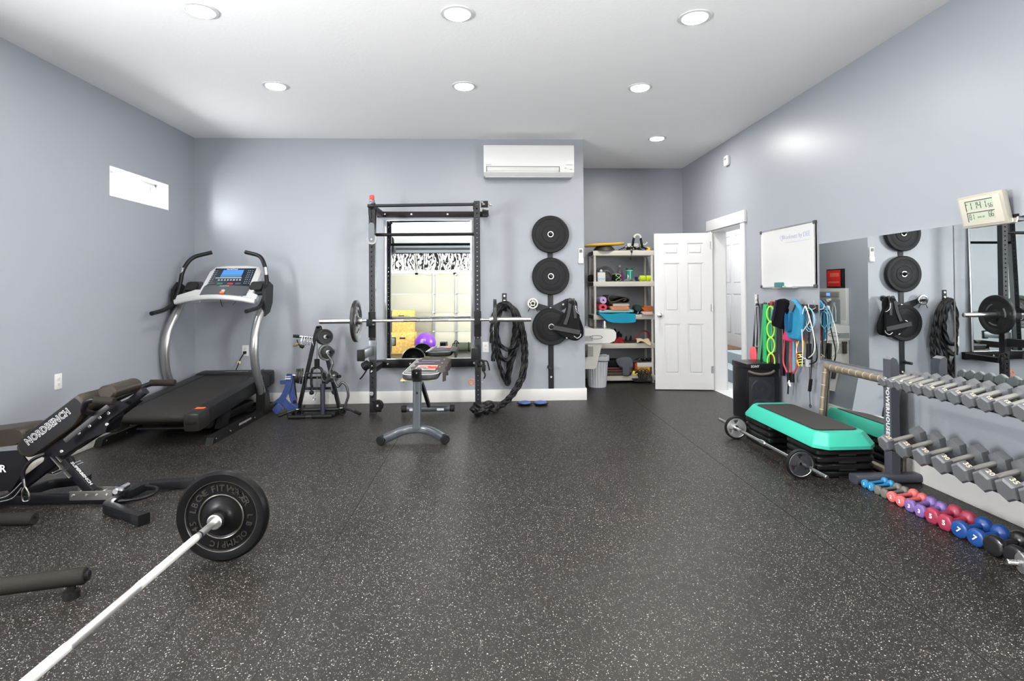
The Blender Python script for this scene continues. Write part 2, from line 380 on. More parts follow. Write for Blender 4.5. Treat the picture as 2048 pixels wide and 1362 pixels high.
d2 = bpy.data.objects.new('door_2', None); C.objects.link(d2); struct(d2); d2.location = (3.95, 8.3, .335); d2.rotation_euler = (0, 0, PI / 2)
six_panel(1.05, 2.03, .04, d2, WHITE, (0, 0, 0))

# ---------------------------------------------------------------- recessed ceiling lights
LENS = mat('lit_lens', (1, 1, 1), .5, emit=((1, .97, .90), 6))
def ceiling_light(x, y, e, label, group='recessed ceiling lights'):
    t = thing('recessed_light', label, 'ceiling light', (x, y, H), group=group)
    MB().lathe([(.103, 0), (.102, -.006), (.085, -.009), (.078, -.004), (.078, .0)], seg=40).build('trim_ring', WHITE, t)
    MB().lathe([(.078, -.002), (.07, -.0065), (.04, -.009), (0, -.010)], seg=40).build('lens', LENS, t)
    l = area('lamp_glow', (x, y, H - .014), (.15, .15), e, (0, 0, -1), (1, .965, .91), 'DISK')
    l.visible_camera = True
for x, y, lb in ((-1.755, 3.50, 'round white recessed light at the upper left, in the front row of three'), (-.178, 3.49, 'round white recessed light in the middle of the front row of three'),
                 (1.335, 3.495, 'round white recessed light at the right end of the front row of three'), (-1.772, 4.76, 'round white recessed light above and left of the power rack, in the second row'),
                 (-.188, 4.73, 'round white recessed light above the power rack, in the middle of the second row'), (1.32, 4.725, 'round white recessed light at the right end of the second row'),
                 (1.957, 6.32, 'lone round white recessed light nearest the alcove and the open door')):
    ceiling_light(x, y, 24 if y > 6 else 13, lb)
for j, y in enumerate((2.25, .9, -.5, -1.8)):  # unseen rows behind the camera, added for more light
    for i, x in enumerate((-1.76, -.18, 1.33)):
        ceiling_light(x, y, 6, 'added unseen recessed light in the %s row from the garage door, %s' % (('fourth', 'third', 'second', 'nearest')[j], ('left', 'middle', 'right')[i]), 'added unseen rear lights')

# ---------------------------------------------------------------- shared builders
def wbuild(mb, name, m, par, **k):
    """mesh given in room coordinates, linked under its thing"""
    q = par; mat_ = Matrix()
    while q is not None:
        mat_ = Matrix.LocRotScale(q.location, q.rotation_euler, q.scale) @ mat_; q = q.parent
    return mb.xf(mat_.inverted()).build(name, m, par, **k)
def holes_plate(b, o, u, v, w, length, pitch, r, first=.03):
    """flat plate with a row of round holes along v"""
    o, u, v = Vector(o), Vector(u), Vector(v); n = int((length - first * 2) / pitch) + 1; z = 0
    def quad(z0, z1): b._f([b._v(o - u * w / 2 + v * z0), b._v(o + u * w / 2 + v * z0), b._v(o + u * w / 2 + v * z1), b._v(o - u * w / 2 + v * z1)])
    for i in range(n):
        c = first + pitch * i + pitch / 2; h = min(pitch, w) / 2 * .8
        quad(z, c - h); z = c + h
        if z > length: break
        sq = [(1, 0), (1, 1), (0, 1), (-1, 1), (-1, 0), (-1, -1), (0, -1), (1, -1)]
        O = [b._v(o + v * c + u * a * w / 2 + v * d * h) for a, d in sq]; I = [b._v(o + v * c + (u * math.cos(PI / 4 * k) + v * math.sin(PI / 4 * k)) * r) for k in range(8)]
        for k in range(8): b._f([O[k], O[(k + 1) % 8], I[(k + 1) % 8], I[k]])
    quad(z, length)
def puff(b, poly, o, u, v, t, soft=.8):
    """soft padded shape from an outline"""
    o, u, v = Vector(o), Vector(u), Vector(v); n = u.cross(v).normalized(); cx = sum(p[0] for p in poly) / len(poly); cy = sum(p[1] for p in poly) / len(poly)
    R = []
    for z, k in ((-.5, soft), (-.35, .95), (0, 1), (.35, .95), (.5, soft)):
        R.append([b._v(o + u * (cx + (p - cx) * k) + v * (cy + (q - cy) * k) + n * t * z) for p, q in poly])
    b.skin(R); return b
def smooth_poly(poly, n=4): return [(p.x, p.y) for p in spline([(a, c, 0) for a, c in poly], n, True)]
def rope_prof(r, lobes=3, n=18): return [(math.cos(2 * PI * i / n) * r * (1 + .22 * math.cos(lobes * 2 * PI * i / n)), math.sin(2 * PI * i / n) * r * (1 + .22 * math.cos(lobes * 2 * PI * i / n))) for i in range(n)]
def rope(b, pts, r=.0215, step=.008, tw=.17, n=10):
    P = spline(pts, 24); out = [P[0]]; acc = 0
    for a, c in zip(P, P[1:]):
        d = (c - a).length
        if (c - out[-1]).length >= step: out.append(c)
    if len(out) < 3: out = P
    b.sweep(out, rope_prof(r), twist=tw); return b
def bumper(r=.222, t=.055, hub=.026):
    """bumper plate, axis local z from 0 to t: raised rim, dished web, hub"""
    h = t / 2; f = [(hub, h * .95), (hub + .012, h), (.092, h * .98), (.094, h * .80), (.098, h * .80), (.100, h * .86), (r * .78, h * .86), (r * .80, h * .80), (r * .815, h * .97), (r - .008, h), (r, h - .008)]
    prof = f + [(a, -z) for a, z in f[::-1]]
    return MB().lathe(prof, seg=64, closed=True)
def arc_text(b, txt, R, size, a0, z, step, depth=.0016, bold=0):
    """letters set round a circle on a disc facing +z"""
    for i, ch in enumerate(txt):
        if ch == ' ': continue
        a = a0 - i * step; rad = Vector((math.cos(a), math.sin(a), 0)); tan = Vector((math.sin(a), -math.cos(a), 0))
        b.text(ch, rad * R + Vector((0, 0, z)), tan, rad, size, depth, bold)
    return b

# ---------------------------------------------------------------- power rack
rk = thing('power_rack', 'black wall-mounted power rack with perforated uprights and two cross bars', 'power rack', (-.655, 5.87, 0))
LX, RX, RY, PW = -1.198, -.108, 5.87, .062
for x, top in ((LX, 2.16), (RX, 2.205)):
    b = MB(); z0 = .02
    for dy in (-PW / 2, PW / 2): holes_plate(b, (x, RY + dy, z0), (1, 0, 0), (0, 0, 1), PW, top - z0, .05, .0085)
    for dx in (-PW / 2, PW / 2): b._f([b._v((x + dx, RY - PW / 2, z0)), b._v((x + dx, RY + PW / 2, z0)), b._v((x + dx, RY + PW / 2, top)), b._v((x + dx, RY - PW / 2, top))])
    b.b2((x - PW / 2, RY - PW / 2, top - .002), (x + PW / 2, RY + PW / 2, top + .003)); b.b2((x - PW / 2 - .002, RY - PW / 2 - .002, 0), (x + PW / 2 + .002, RY + PW / 2 + .002, .03))
    wbuild(b, 'upright', DGREY, rk)
b = MB().b2((-1.25, D - .03, 2.108), (.005, D - .001, 2.172), .004); wbuild(b, 'top_wall_rail', BLACKM, rk)
for x in (-1.16, -.86, -.45, -.04): wbuild(MB().cyl((x, D - .03, 2.14), (x, D - .038, 2.14), .012, seg=12, bev=.003), 'bolt', BOLT, rk)
b = MB().b2((-1.265, D - .055, .405), (-.09, D - .001, .492), .004); wbuild(b, 'low_wall_rail', BLACKM, rk)
for x in (-1.13, -.88, -.44, -.16): wbuild(MB().cyl((x, D - .055, .448), (x, D - .063, .448), .012, seg=12, bev=.003), 'bolt', BOLT, rk)
for x in (LX, RX):
    b = MB().b2((x - .025, RY + PW / 2, 2.11), (x + .025, D - .03, 2.17), .004); wbuild(b, 'folding_arm', BLACKM, rk)
    b = MB().b2((x - .025, RY + PW / 2, .42), (x + .025, D - .055, .48), .004); wbuild(b, 'folding_arm', BLACKM, rk)
b = MB().cyl((-1.235, RY - .05, 2.152), (RX - PW / 2, RY - .05, 2.168), .0165, seg=16); wbuild(b, 'pull_up_bar', DGREY, rk)
b = MB().cyl((LX + PW / 2, RY, 1.858), (RX - PW / 2, RY, 1.862), .0165, seg=16); wbuild(b, 'low_pull_up_bar', BLACKM, rk)
for x, s in ((LX + PW / 2, 1), (RX - PW / 2, -1)):
    b = MB().prism([(-.03, 0), (.03, 0), (.03, .30), (-.005, .12), (-.03, .05)], (x, RY, 1.84), (0, 1, 0), (0, 0, 1), s * .006)
    b.box((x + s * .004, RY - .045, 2.15), (.008, .06, .07), .002); wbuild(b, 'gusset', BLACKM, rk)
# bracket hardware at the top right corner
for c_, d_ in (((-.028, RY - .01, 2.175), (.075, .05, .065)), ((-.02, D - .12, 2.14), (.07, .18, .05))): wbuild(MB().box(c_, d_, .004), 'hinge_bracket', BLACKM, rk)
for x, z in ((-.055, 2.19), (-.04, 2.17), (.02, 2.175), (.035, 2.16), (.0, 2.115), (-.03, 2.118)): wbuild(MB().cyl((x - .012, RY - .045, z), (x + .012, RY - .035, z), .010, seg=10), 'latch_bolt', BOLT, rk)
for x in (LX, RX):     # bar catches
    b = MB().b2((x - PW / 2 - .006, RY - PW / 2 - .012, .79), (x + PW / 2 + .006, RY - PW / 2, 1.055), .004)
    b.b2((x - .03, RY - PW / 2 - .135, .915), (x + .03, RY - PW / 2 - .008, .940), .006); b.b2((x - .03, RY - PW / 2 - .148, .915), (x + .03, RY - PW / 2 - .130, .985), .006)
    wbuild(b, 'bar_catch', RUBBER, rk)
for x, fx in ((LX, -.016), (RX, -.02)):     # safety arms reach toward the viewer
    arm = MB().b2((x + fx - .028, RY - .47, .615), (x + fx + .028, RY - PW / 2, .70), .005); arm.b2((x - .036, RY - PW / 2 - .012, .56), (x + .036, RY - PW / 2, .76), .003)
    a = wbuild(arm, 'safety_arm', GREYM if x == LX else DGREY, rk)
    wbuild(MB().b2((x + fx - .036, RY - .495, .602), (x + fx + .036, RY - .465, .712), .008), 'end_cap', RUBBER, a)
b = MB().cyl((LX - .085, RY - .09, .49), (LX - .02, RY - .09, .53), .045, seg=24, bev=.01); wbuild(b, 'side_roller', RUBBER, rk)
b = MB().tube([(LX - .03, RY - .09, .50), (LX - .06, RY - .10, .44), (LX - .10, RY - .10, .385), (LX - .115, RY - .1, .375)], .008, smooth=4); wbuild(b, 'release_lever', BLACKM, rk)
for z in (.505, .45, .22): wbuild(MB().cyl((LX - .01, RY - PW / 2, z - .01), (LX - .01, RY - PW / 2 - .012, z - .01), .022 if z < .3 else .012, seg=16, bev=.003), 'bolt', BOLT, rk)
b = MB().lathe([(.0, -.016), (.05, -.016), (.055, -.012), (.055, .012), (.05, .016), (0, .016)], (LX + .062, RY - .05, .095), (-.35, -1, 0), 32); b.b2((LX - .03, RY - PW / 2 - .01, .02), (LX + .09, RY - PW / 2, .12), .01)
wbuild(b, 'transport_wheel', RUBBER, rk)
b = MB().cyl((LX + .062, RY - .075, .095), (LX + .06, RY - .085, .095), .012, seg=14); wbuild(b, 'wheel_bolt', BOLT, rk)
b = MB().cyl((RX - .06, RY - .01, .313), (RX + .052, RY - .01, .310), .004, seg=10); pin = wbuild(b, 'locking_pin', BOLT, rk)
b = MB().tube([(RX - .07 + .024 * math.cos(a), RY - .012, .313 + .028 * math.sin(a)) for a in [2 * PI * i / 16 for i in range(16)]], .0055, closed=True); wbuild(b, 'pin_handle', mat('orange_plastic', srgb(235, 110, 60), .4), pin)
b = MB().box((LX + .0, RY, 2.20), (.05, .05, .05), .012); wbuild(b, 'upright_cap', GREYM, rk)
b = MB().cyl((LX - .002, RY - .005, 2.222), (LX - .002, RY - .005, 2.27), .025, seg=16, bev=.006); wbuild(b, 'red_knob', mat('red_plastic', srgb(232, 60, 50), .4), rk)
# band clamps beside the right upright
bc = thing('collar_clamp', 'black plastic barbell clamp with lever clipped to the right rack upright', 'collar clamp', (RX + .05, RY, .48))
b = MB().tube([(-.02 + .03 * math.cos(a), -.03, .03 + .03 * math.sin(a)) for a in [2 * PI * i / 14 for i in range(14)]], .012, closed=True)
b.box((.01, -.03, -.02), (.04, .03, .07), .01); b.build('clamp_ring', RUBBER, bc)
MB().tube([(.01, -.04, .055), (.045, -.045, .05), (.062, -.045, .0), (.07, -.045, -.045)], .007, smooth=4).tube([(.0, -.04, -.04), (.025, -.045, -.09), (.01, -.045, -.13)], .007, smooth=4).build('lever', RUBBER, bc)
# pulley hung from the top bar
pl = thing('hanging_pulley', 'grey single pulley hanging by a thin strap from the left end of the pull-up bar', 'pulley', (-1.18, RY - .12, 1.80))
MB().tube([(-.045, .07, .37), (-.035, .04, .25), (0, 0, .165)], .004, smooth=4).tube([(-.02, .07, .36), (-.01, .03, .24), (0.006, 0, .165)], .003, smooth=4).build('strap', FABRIC, pl)
for s in (-1, 1): MB().prism(smooth_poly([(-.025, -.02), (0, -.03), (.025, -.02), (.03, .03), (.03, .12), (.02, .16), (0, .17), (-.02, .16), (-.03, .12), (-.03, .03)], 3), (0, s * .014, 0), (1, 0, 0), (0, 0, 1), .004).build('side_plate', GREYM, pl)
MB().lathe([(0, -.010), (.052, -.010), (.054, -.006), (.046, 0), (.054, .006), (.052, .010), (0, .010)], (0, 0, 0), (0, 1, 0), 32).build('pulley_wheel', mat('grey_nylon', (.30, .30, .31), .4), pl)
MB().cyl((0, -.021, 0), (0, .021, 0), .008, seg=12).build('axle_bolt', BOLT, pl)

# ---------------------------------------------------------------- barbell on the rack
def barbell(name, label, L, shaft, rs=.0142, rsl=.025, group=None, knurl=True):
    """centred on its middle, axis local x"""
    t = thing(name, label, 'barbell', group=group)
    b = MB().cyl((-shaft / 2, 0, 0), (shaft / 2, 0, 0), rs, seg=20); b.build('shaft', CHROME, t)
    KN = mat('knurled_chrome', (.48, .48, .48), .42, metal=1, bump=.6, bscale=900)
    for x0, x1 in ((-shaft / 2 + .08, -shaft / 2 + .42), (-.06, .06), (shaft / 2 - .42, shaft / 2 - .08)):
        MB().cyl((x0, 0, 0), (x1, 0, 0), rs + .0006, seg=20).build('knurled_grip', KN, t)
    for s in (-1, 1):
        MB().lathe([(rs, 0), (.030, 0), (.032, .003), (.032, .020), (.036, .022), (.036, .034), (rsl, .036), (rsl, (L - shaft) / 2 - .002), (rsl - .003, (L - shaft) / 2), (0, (L - shaft) / 2)], (s * shaft / 2, 0, 0), (s, 0, 0), 28).build('sleeve', STEEL, t)
    return t
BZ = .966
bar = barbell('barbell', 'long chrome barbell resting across the rack catches', 2.16, 1.30); bar.location = (-.635, RY - .1, BZ)
def cast_plate(r=.2135, t=.034):
    h = t / 2; f = [(.0255, h * 1.1), (.05, h * 1.1), (.055, h * .45), (r * .70, h * .45), (r * .74, h * .55), (r * .80, h), (r - .006, h), (r, h - .005)]
    return MB().lathe(f + [(a, -z) for a, z in f[::-1]], seg=56, closed=True)
CAST = mat('cast_iron_plate', (.022, .022, .023), .38, metal=.3, bump=.15, bscale=500)
for x, lb in ((-1.345, 'upright black cast iron plate on the left sleeve of the racked barbell'), (.072, 'upright black cast iron plate on the right sleeve of the racked barbell')):
    p = thing('weight_plate', lb, 'weight plate', (x, RY - .1, BZ - .001), group='plates on the racked barbell', rot=(0, PI / 2, 0))
    cast_plate().build('plate_disc', CAST, p)
    g = MB()
    for k in range(3):
        a = 2 * PI * k / 3 + .3
        for s in (-1, 1): g.tube([(math.cos(a + q) * .115, math.sin(a + q) * .115, s * .011) for q in (-.42, -.2, 0, .2, .42)], .009, seg=8, smooth=3)
    g.build('raised_grip_rib', mat('worn_grey_rim', (.16, .16, .165), .35, metal=.5), p)

# ---------------------------------------------------------------- wall mirror behind the rack
MYAW = .008
tilt = math.radians(1.25)
mr = thing('wall_mirror', 'tall mirror with thin bright silver edges on the wall behind the power rack', 'mirror', (-.667, D - .060, .496), rot=(-tilt, 0, MYAW))
MB().b2((-.488, 0, 0), (.488, .006, 1.575)).build('mirror_sheet', MIRROR, mr)
b = MB(); e = .022
for lo, hi in (((-.492, -.003, 0), (-.492 + e, .008, 1.58)), ((.492 - e, -.003, 0), (.492, .008, 1.58)), ((-.492, -.003, 0), (.492, .008, e * .6)), ((-.492, -.003, 1.58 - e * .5), (.492, .008, 1.58))): b.b2(lo, hi, .002)
b.build('edge_trim', mat('silver_trim', (.40, .41, .43), .3, metal=.9), mr)

# ---------------------------------------------------------------- bench in front of the rack
bn = thing('flat_bench', 'grey steel flat weight bench with a curved front foot and padded top', 'bench', (-.62, 4.72, 0))
BG = mat('bench_grey', (.085, .095, .11), .28, metal=.4, coat=.3)
b = MB().sweep(bend([(-.885, 4.655, .04), (-.82, 4.73, .055), (-.72, 4.80, .085), (-.62, 4.82, .09), (-.52, 4.80, .085), (-.42, 4.73, .055), (-.365, 4.655, .04)], .08), rrect(.033, .033, .02, 3), upv=(0, 0, 1)); wbuild(b, 'front_foot', BG, bn)
for x, s in ((-.888, -1), (-.362, 1)): wbuild(MB().cyl((x - s * .012, 4.68, .042), (x + s * .006, 4.635, .04), .038, seg=24, bev=.004), 'foot_cap', RUBBER, bn)
b = MB().sweep([(-.612, 4.80, .10), (-.608, 4.83, .53)], rrect(.036, .03, .018, 4), upv=(0, -1, 0)); p = wbuild(b, 'front_post', BG, bn)
b = MB()
for z in (.40, .345): b.cyl((-.608, 4.795, z), (-.608, 4.79, z), .010, seg=14)
wbuild(b, 'adjust_hole', mat('hole_black', (.004, .004, .004), .9), p)
b = MB().b2((-.642, 4.76, .50), (-.57, 4.80, .606), .003).b2((-.642, 4.70, .535), (-.634, 4.80, .606)).b2((-.578, 4.70, .535), (-.570, 4.80, .606)); wbuild(b, 'bracket', BLACKM, bn)
b = MB().cyl((-.606, 4.76, .575), (-.606, 4.75, .575), .007, seg=12); wbuild(b, 'bracket_bolt', BOLT, bn)
b = MB().sweep([(-.608, 4.83, .48), (-.625, 5.8, .47)], rrect(.03, .025, .01, 3), upv=(0, 0, 1)); wbuild(b, 'spine_tube', BG, bn)
b = MB().b2((-.76, 4.87, .488), (-.47, 5.95, .50), .004); wbuild(b, 'plywood_base', mat('pale_plywood', srgb(205, 190, 130), .7, var=.15, vscale=12), bn)
b = MB().slab((-.59, 5.40, .50), (.158, 0, 0), (0, .58, 0), (0, 0, .058), .10, .02); pd = wbuild(b, 'pad', mat('dark_grey_vinyl', (.045, .048, .055), .4, bump=.2, bscale=500), bn)
wbuild(MB().slab((-.59, 5.40, .545), (.145, 0, 0), (0, .568, 0), (0, 0, .0155), .09, .006), 'pad_top', mat('grey_vinyl', (.12, .122, .12), .45, bump=.2, bscale=500), pd)
b = MB().tube([(x - .59, y + 5.40, .551) for x, y in rrect(.157, .579, .10, 6)], .004, seg=6, closed=True); wbuild(b, 'white_piping', mat('white_piping', (.6, .6, .6), .5), pd)
b = MB().sweep([(-.645, 5.25, .47), (-.63, 5.50, .30), (-.615, 5.80, .085)], rrect(.026, .016, .006, 3), upv=(1, 0, 0)); wbuild(b, 'rear_leg', BLACKM, bn)
b = MB().cyl((-.84, 5.80, .055), (-.40, 5.80, .055), .031, seg=24); rs_ = wbuild(b, 'rear_foot', BG, bn)
for x0, x1 in ((-.895, -.84), (-.40, -.352)): wbuild(MB().cyl((x0, 5.80, .055), (x1, 5.80, .055), .036, seg=24, bev=.004), 'foot_cap', RUBBER, bn)
b = MB().b2((-.81, 5.764, .04), (-.765, 5.770, .062)).b2((-.53, 5.764, .04), (-.46, 5.770, .062)); wbuild(b, 'white_sticker', WHITE, rs_)
# towel over the bench
tw = thing('towel', 'grey towel with a red and white print draped over the bench pad', 'towel', (-.59, 5.43, .56))
def towel_fn(u, v):
    y = 4.94 + u * 1.0 + .02 * math.sin(v * 7); s = (v - .5) * .50; r = .160; w_ = .006 * math.sin(u * 17 + v * 5) + .004 * math.sin(u * 40)
    if s < -r - .0: x = -r - .008 - abs(w_); z = .553 - (-r - s) + 0
    elif s > r: x = r + .010 + abs(w_) * 1.5; z = .556 - (s - r) * 1.0 - .02 * math.sin(u * 9) ** 2
    else: x = s; z = .562 + .002 * math.sin(u * 23 + s * 30) - .012 * (abs(s) / r) ** 6
    return (x - .575, y, z)
wbuild(MB().sheet(towel_fn, 60, 40, .004), 'cloth', mat('towel_grey', (.085, .073, .070), .95, bump=.6, bscale=400, spec=.15), tw)
def patch(x0, x1, y0, y1, dz=.0): return MB().sheet(lambda u, v: (-.575 + x0 + (x1 - x0) * u, y0 + (y1 - y0) * v, .5665 + dz + .002 * math.sin((y0 + (y1 - y0) * v - 4.94) * 23 + (x0 + (x1 - x0) * u) * 30)), 10, 10, .0012)
wp = wbuild(patch(-.085, .10, 4.99, 5.32), 'white_print', mat('print_white', (.42, .40, .39), .9, spec=.2), tw)
RED = mat('print_red', srgb(205, 60, 45), .9); NAVY = mat('print_grey', (.07, .06, .06), .9); LIL = mat('print_lilac', srgb(110, 104, 132), .9)
b = MB(); b.ball((-.505, 5.15, .5685), .055, (.8, 1.4, .02)); b.box((-.59, 5.24, .5683), (.10, .03, .0012)); b.box((-.545, 5.2, .5685), (.03, .09, .0012)); wbuild(b, 'red_print', RED, wp)
b = MB(); b.box((-.61, 5.13, .5686), (.09, .028, .0012)); b.box((-.63, 5.08, .5686), (.03, .06, .0012)); b.box((-.56, 5.06, .5686), (.05, .016, .0012)); wbuild(b, 'dark_print', NAVY, wp)
b = patch(-.09, .09, 5.62, 5.70); b.box((-.60, 5.46, .569), (.16, .05, .0012)); wbuild(b, 'lilac_print', LIL, tw)

# ---------------------------------------------------------------- plate storage on the wall
ws = thing('wall_plate_holder', 'black vertical steel plate holder with side arms screwed to the wall', 'plate holder', (.72, D, 1.1))
b = MB().b2((.689, D - .010, .125), (.751, D - .001, 2.12), .002)
b.prism([(.72, .975), (.72, 1.075), (.545, 1.125), (.50, 1.135), (.50, 1.085), (.56, 1.045)], (0, D - .001, 0), (1, 0, 0), (0, 0, 1), .009)
b.prism([(.72, .975), (.88, 1.05), (.965, 1.12), (.965, 1.155), (.945, 1.172), (.90, 1.165), (.72, 1.075)], (0, D - .001, 0), (1, 0, 0), (0, 0, 1), .009)
wbuild(b, 'back_strip', DGREY, ws)
for x, z, l in ((.72, 1.908, .11), (.722, 1.428, .115), (.718, .852, .115), (.51, 1.118, .11), (.945, 1.145, .13), (.705, .384, .13)):
    wbuild(MB().cyl((x, D - .008, z), (x, D - l - .01, z), .0165, seg=20, bev=.004).cyl((x, D - .008, z), (x, D - .016, z), .03, seg=20), 'peg', DGREY, ws)
for x, z in ((.72, 1.06), (.865, 1.10), (.72, .27)): wbuild(MB().cyl((x, D - .010, z), (x, D - .016, z), .013, seg=14, bev=.003), 'screw', BOLT, ws)
BUMP = mat('bumper_rubber', (.010, .010, .012), .48, bump=.12, bscale=600, spec=.2)
GROOVE = mat('groove_black', (.006, .006, .006), .7)
for z, lb in ((1.905, 'black rubber bumper plate on the top peg of the wall holder'), (1.425, 'black rubber bumper plate on the middle peg of the wall holder'), (.850, 'black rubber bumper plate on the lower peg, half covered by the black vest')):
    p = thing('bumper_plate', lb, 'weight plate', (.721, D - .042, z), group='bumper plates on the wall holder', rot=(PI / 2, 0, 0))
    bumper(.2135, .05).build('plate_disc', BUMP, p)
    g = MB(); g.lathe([(.092, .0252), (.094, .0262), (.096, .0252)], seg=48, closed=True); g.lathe([(.170, .0215), (.172, .0225), (.174, .0215)], seg=56, closed=True); g.build('groove', GROOVE, p)
    g = arc_text(MB(), 'BUMPER PLATE', .135, .04, 2.7, .0222, .20, .0012); g.build('raised_lettering', BUMP, p)
    MB().lathe([(.026, .025), (.034, .0252), (.034, .0262), (.026, .0262)], seg=32, closed=True).build('hub_ring', STEEL, p)
# chrome disc on the left arm
cd = thing('chrome_disc', 'small chrome spoked disc hanging on the left side arm of the plate holder', 'chrome disc', (.51, D - .075, 1.118), rot=(PI / 2, 0, 0))
MB().lathe([(.046, -.008), (.060, -.008), (.063, 0), (.060, .008), (.046, .008)], seg=40, closed=True).build('ring', CHROME, cd)
b = MB().lathe([(.017, -.008), (.028, -.008), (.028, .010), (.017, .010)], seg=28, closed=True)
for k in range(5): a = 2 * PI * k / 5 + .3; b.cyl((math.cos(a) * .026, math.sin(a) * .026, 0), (math.cos(a) * .048, math.sin(a) * .048, 0), .006, seg=8)
b.build('spokes', CHROME, cd)
MB().cyl((-.03, -.045, 0), (-.055, -.095, 0), .004, seg=8).cyl((.03, -.045, 0), (.055, -.095, 0), .004, seg=8).build('black_prong', RUBBER, cd)
# vest
vs = thing('weighted_vest', 'black weighted vest with silver buckles hanging over a plate on the right arm', 'weighted vest', (.93, D - .12, 1.15))
b = MB(); puff(b, smooth_poly([(.0, .0), (.045, -.01), (.06, -.10), (.10, -.16), (.10, -.30), (.11, -.42), (.05, -.455), (-.06, -.42), (-.17, -.35), (-.20, -.30), (-.12, -.25), (-.06, -.12), (-.03, -.02)], 4), (0, -.03, -.0), (1, 0, 0), (0, 0, 1), .045)
b.build('front_panel', FABRIC, vs)
b = MB(); puff(b, smooth_poly([(.02, .0), (.08, -.02), (.085, -.12), (.12, -.22), (.155, -.33), (.14, -.42), (.06, -.44), (-.02, -.40), (.0, -.2)], 4), (0.0, .022, 0), (1, 0, 0), (0, 0, 1), .04); b.build('back_panel', FABRIC, vs)
MB().strap([(-.005, -.02, .02), (-.012, -.055, -.06), (-.03, -.06, -.16), (-.07, -.062, -.27)], .035, .006, (0, 1, 0), 4).strap([(.035, -.01, .02), (.04, -.05, -.06), (.05, -.06, -.2)], .03, .006, (0, 1, 0), 4).strap([(-.20, -.055, -.30), (-.05, -.062, -.33), (.10, -.06, -.36)], .05, .006, (0, 1, 0), 4).build('strap', mat('black_webbing', (.035, .035, .038), .7), vs)
MB().tube([(.055, -.06, -.06), (.06, -.062, -.12), (.09, -.06, -.155), (.11, -.055, -.16)], .0035, smooth=4).tube([(.03, -.055, -.40), (.07, -.058, -.425), (.105, -.05, -.40), (.11, -.05, -.375)], .005, smooth=4).tube([(-.06, -.055, -.415), (-.045, -.055, -.425)], .006).build('buckle', BOLT, vs)

# ---------------------------------------------------------------- rope hanger and battle rope
hg = thing('rope_hanger', 'black steel wall hook with two screws holding the battle rope', 'wall hook', (.19, D, 1.1))
wbuild(MB().b2((.163, D - .008, 1.03), (.217, D - .001, 1.235), .003).prism([(0, 1.09), (-.14, 1.075), (-.17, 1.12), (-.16, 1.125), (-.13, 1.095), (0, 1.105)], (.163, D - .005, 0), (0, 1, 0), (0, 0, 1), .054), 'hook_plate', DGREY, hg)
wbuild(MB().cyl((.19, D - .008, 1.205), (.19, D - .015, 1.205), .014, seg=14, bev=.003).cyl((.19, D - .008, 1.15), (.19, D - .015, 1.15), .014, seg=14, bev=.003), 'screw', BOLT, hg)
ROPE = mat('black_poly_rope', (.008, .008, .009), .42, spec=.3, bump=.3, bscale=900)
b = MB(); y = D - .05
rope(b, [(.04, y, .67), (.045, y, .85), (.07, y, 1.0), (.13, y, 1.10), (.20, y - .02, 1.125), (.27, y - .02, 1.08), (.30, y - .03, .95), (.29, y - .03, .75), (.24, y - .03, .50), (.22, y - .03, .34), (.20, y - .03, .265), (.17, y - .03, .30), (.12, y - .03, .45), (.06, y - .03, .62), (.07, y - .04, .8), (.12, y - .05, 1.0), (.19, y - .05, 1.12)])
rope(b, [(.055, y - .04, .47), (.065, y - .04, .65), (.085, y - .04, .85), (.13, y - .05, 1.05), (.20, y - .06, 1.12), (.29, y - .06, 1.05), (.345, y - .06, .9), (.335, y - .06, .7), (.28, y - .06, .5), (.24, y - .06, .34), (.225, y - .06, .22), (.19, y - .06, .25), (.13, y - .06, .42), (.10, y - .06, .60), (.10, y - .06, .85), (.15, y - .07, 1.06), (.21, y - .07, 1.10)])
rope(b, [(.21, y - .09, 1.11), (.30, y - .09, 1.02), (.36, y - .09, .86), (.39, y - .09, .66), (.39, y - .10, .46), (.35, y - .14, .28), (.24, y - .24, .12), (.12, y - .38, .045), (.0, y - .55, .035)])
rope(b, [(.24, y - .03, 1.11), (.33, y - .04, 1.02), (.39, y - .05, .86), (.425, y - .05, .66), (.425, y - .06, .46), (.39, y - .10, .28), (.28, y - .19, .12), (.16, y - .34, .035), (.04, y - .50, .03)])
rope(b, [(.14, y - .1, 1.10), (.10, y - .1, .95), (.11, y - .1, .72), (.17, y - .1, .625), (.24, y - .1, .61), (.29, y - .1, .66), (.32, y - .1, .85), (.27, y - .1, 1.05), (.20, y - .1, 1.11)])
rope(b, [(.12, y - .02, 1.06), (.10, y - .05, .85), (.12, y - .08, .58), (.18, y - .08, .49), (.23, y - .08, .50), (.27, y - .05, .60), (.30, y - .04, .8)])
def tre(a, s=1): return ((math.sin(a) + 2 * math.sin(2 * a)) * .042, (math.cos(a) - 2 * math.cos(2 * a)) * .030, -math.sin(3 * a) * .030)
rope(b, [Vector(tre(2 * PI * i / 26)) + Vector((-.03, y - .63, .075)) for i in range(27)], r=.024)
rope(b, [Vector(tre(2 * PI * i / 26 + .3)) * .75 + Vector((-.085, y - .68, .055)) for i in range(27)], r=.022)
tag(b.build('battle_rope', ROPE), 'thick black braided battle rope looped on the wall hook, knotted on the floor', 'battle rope')

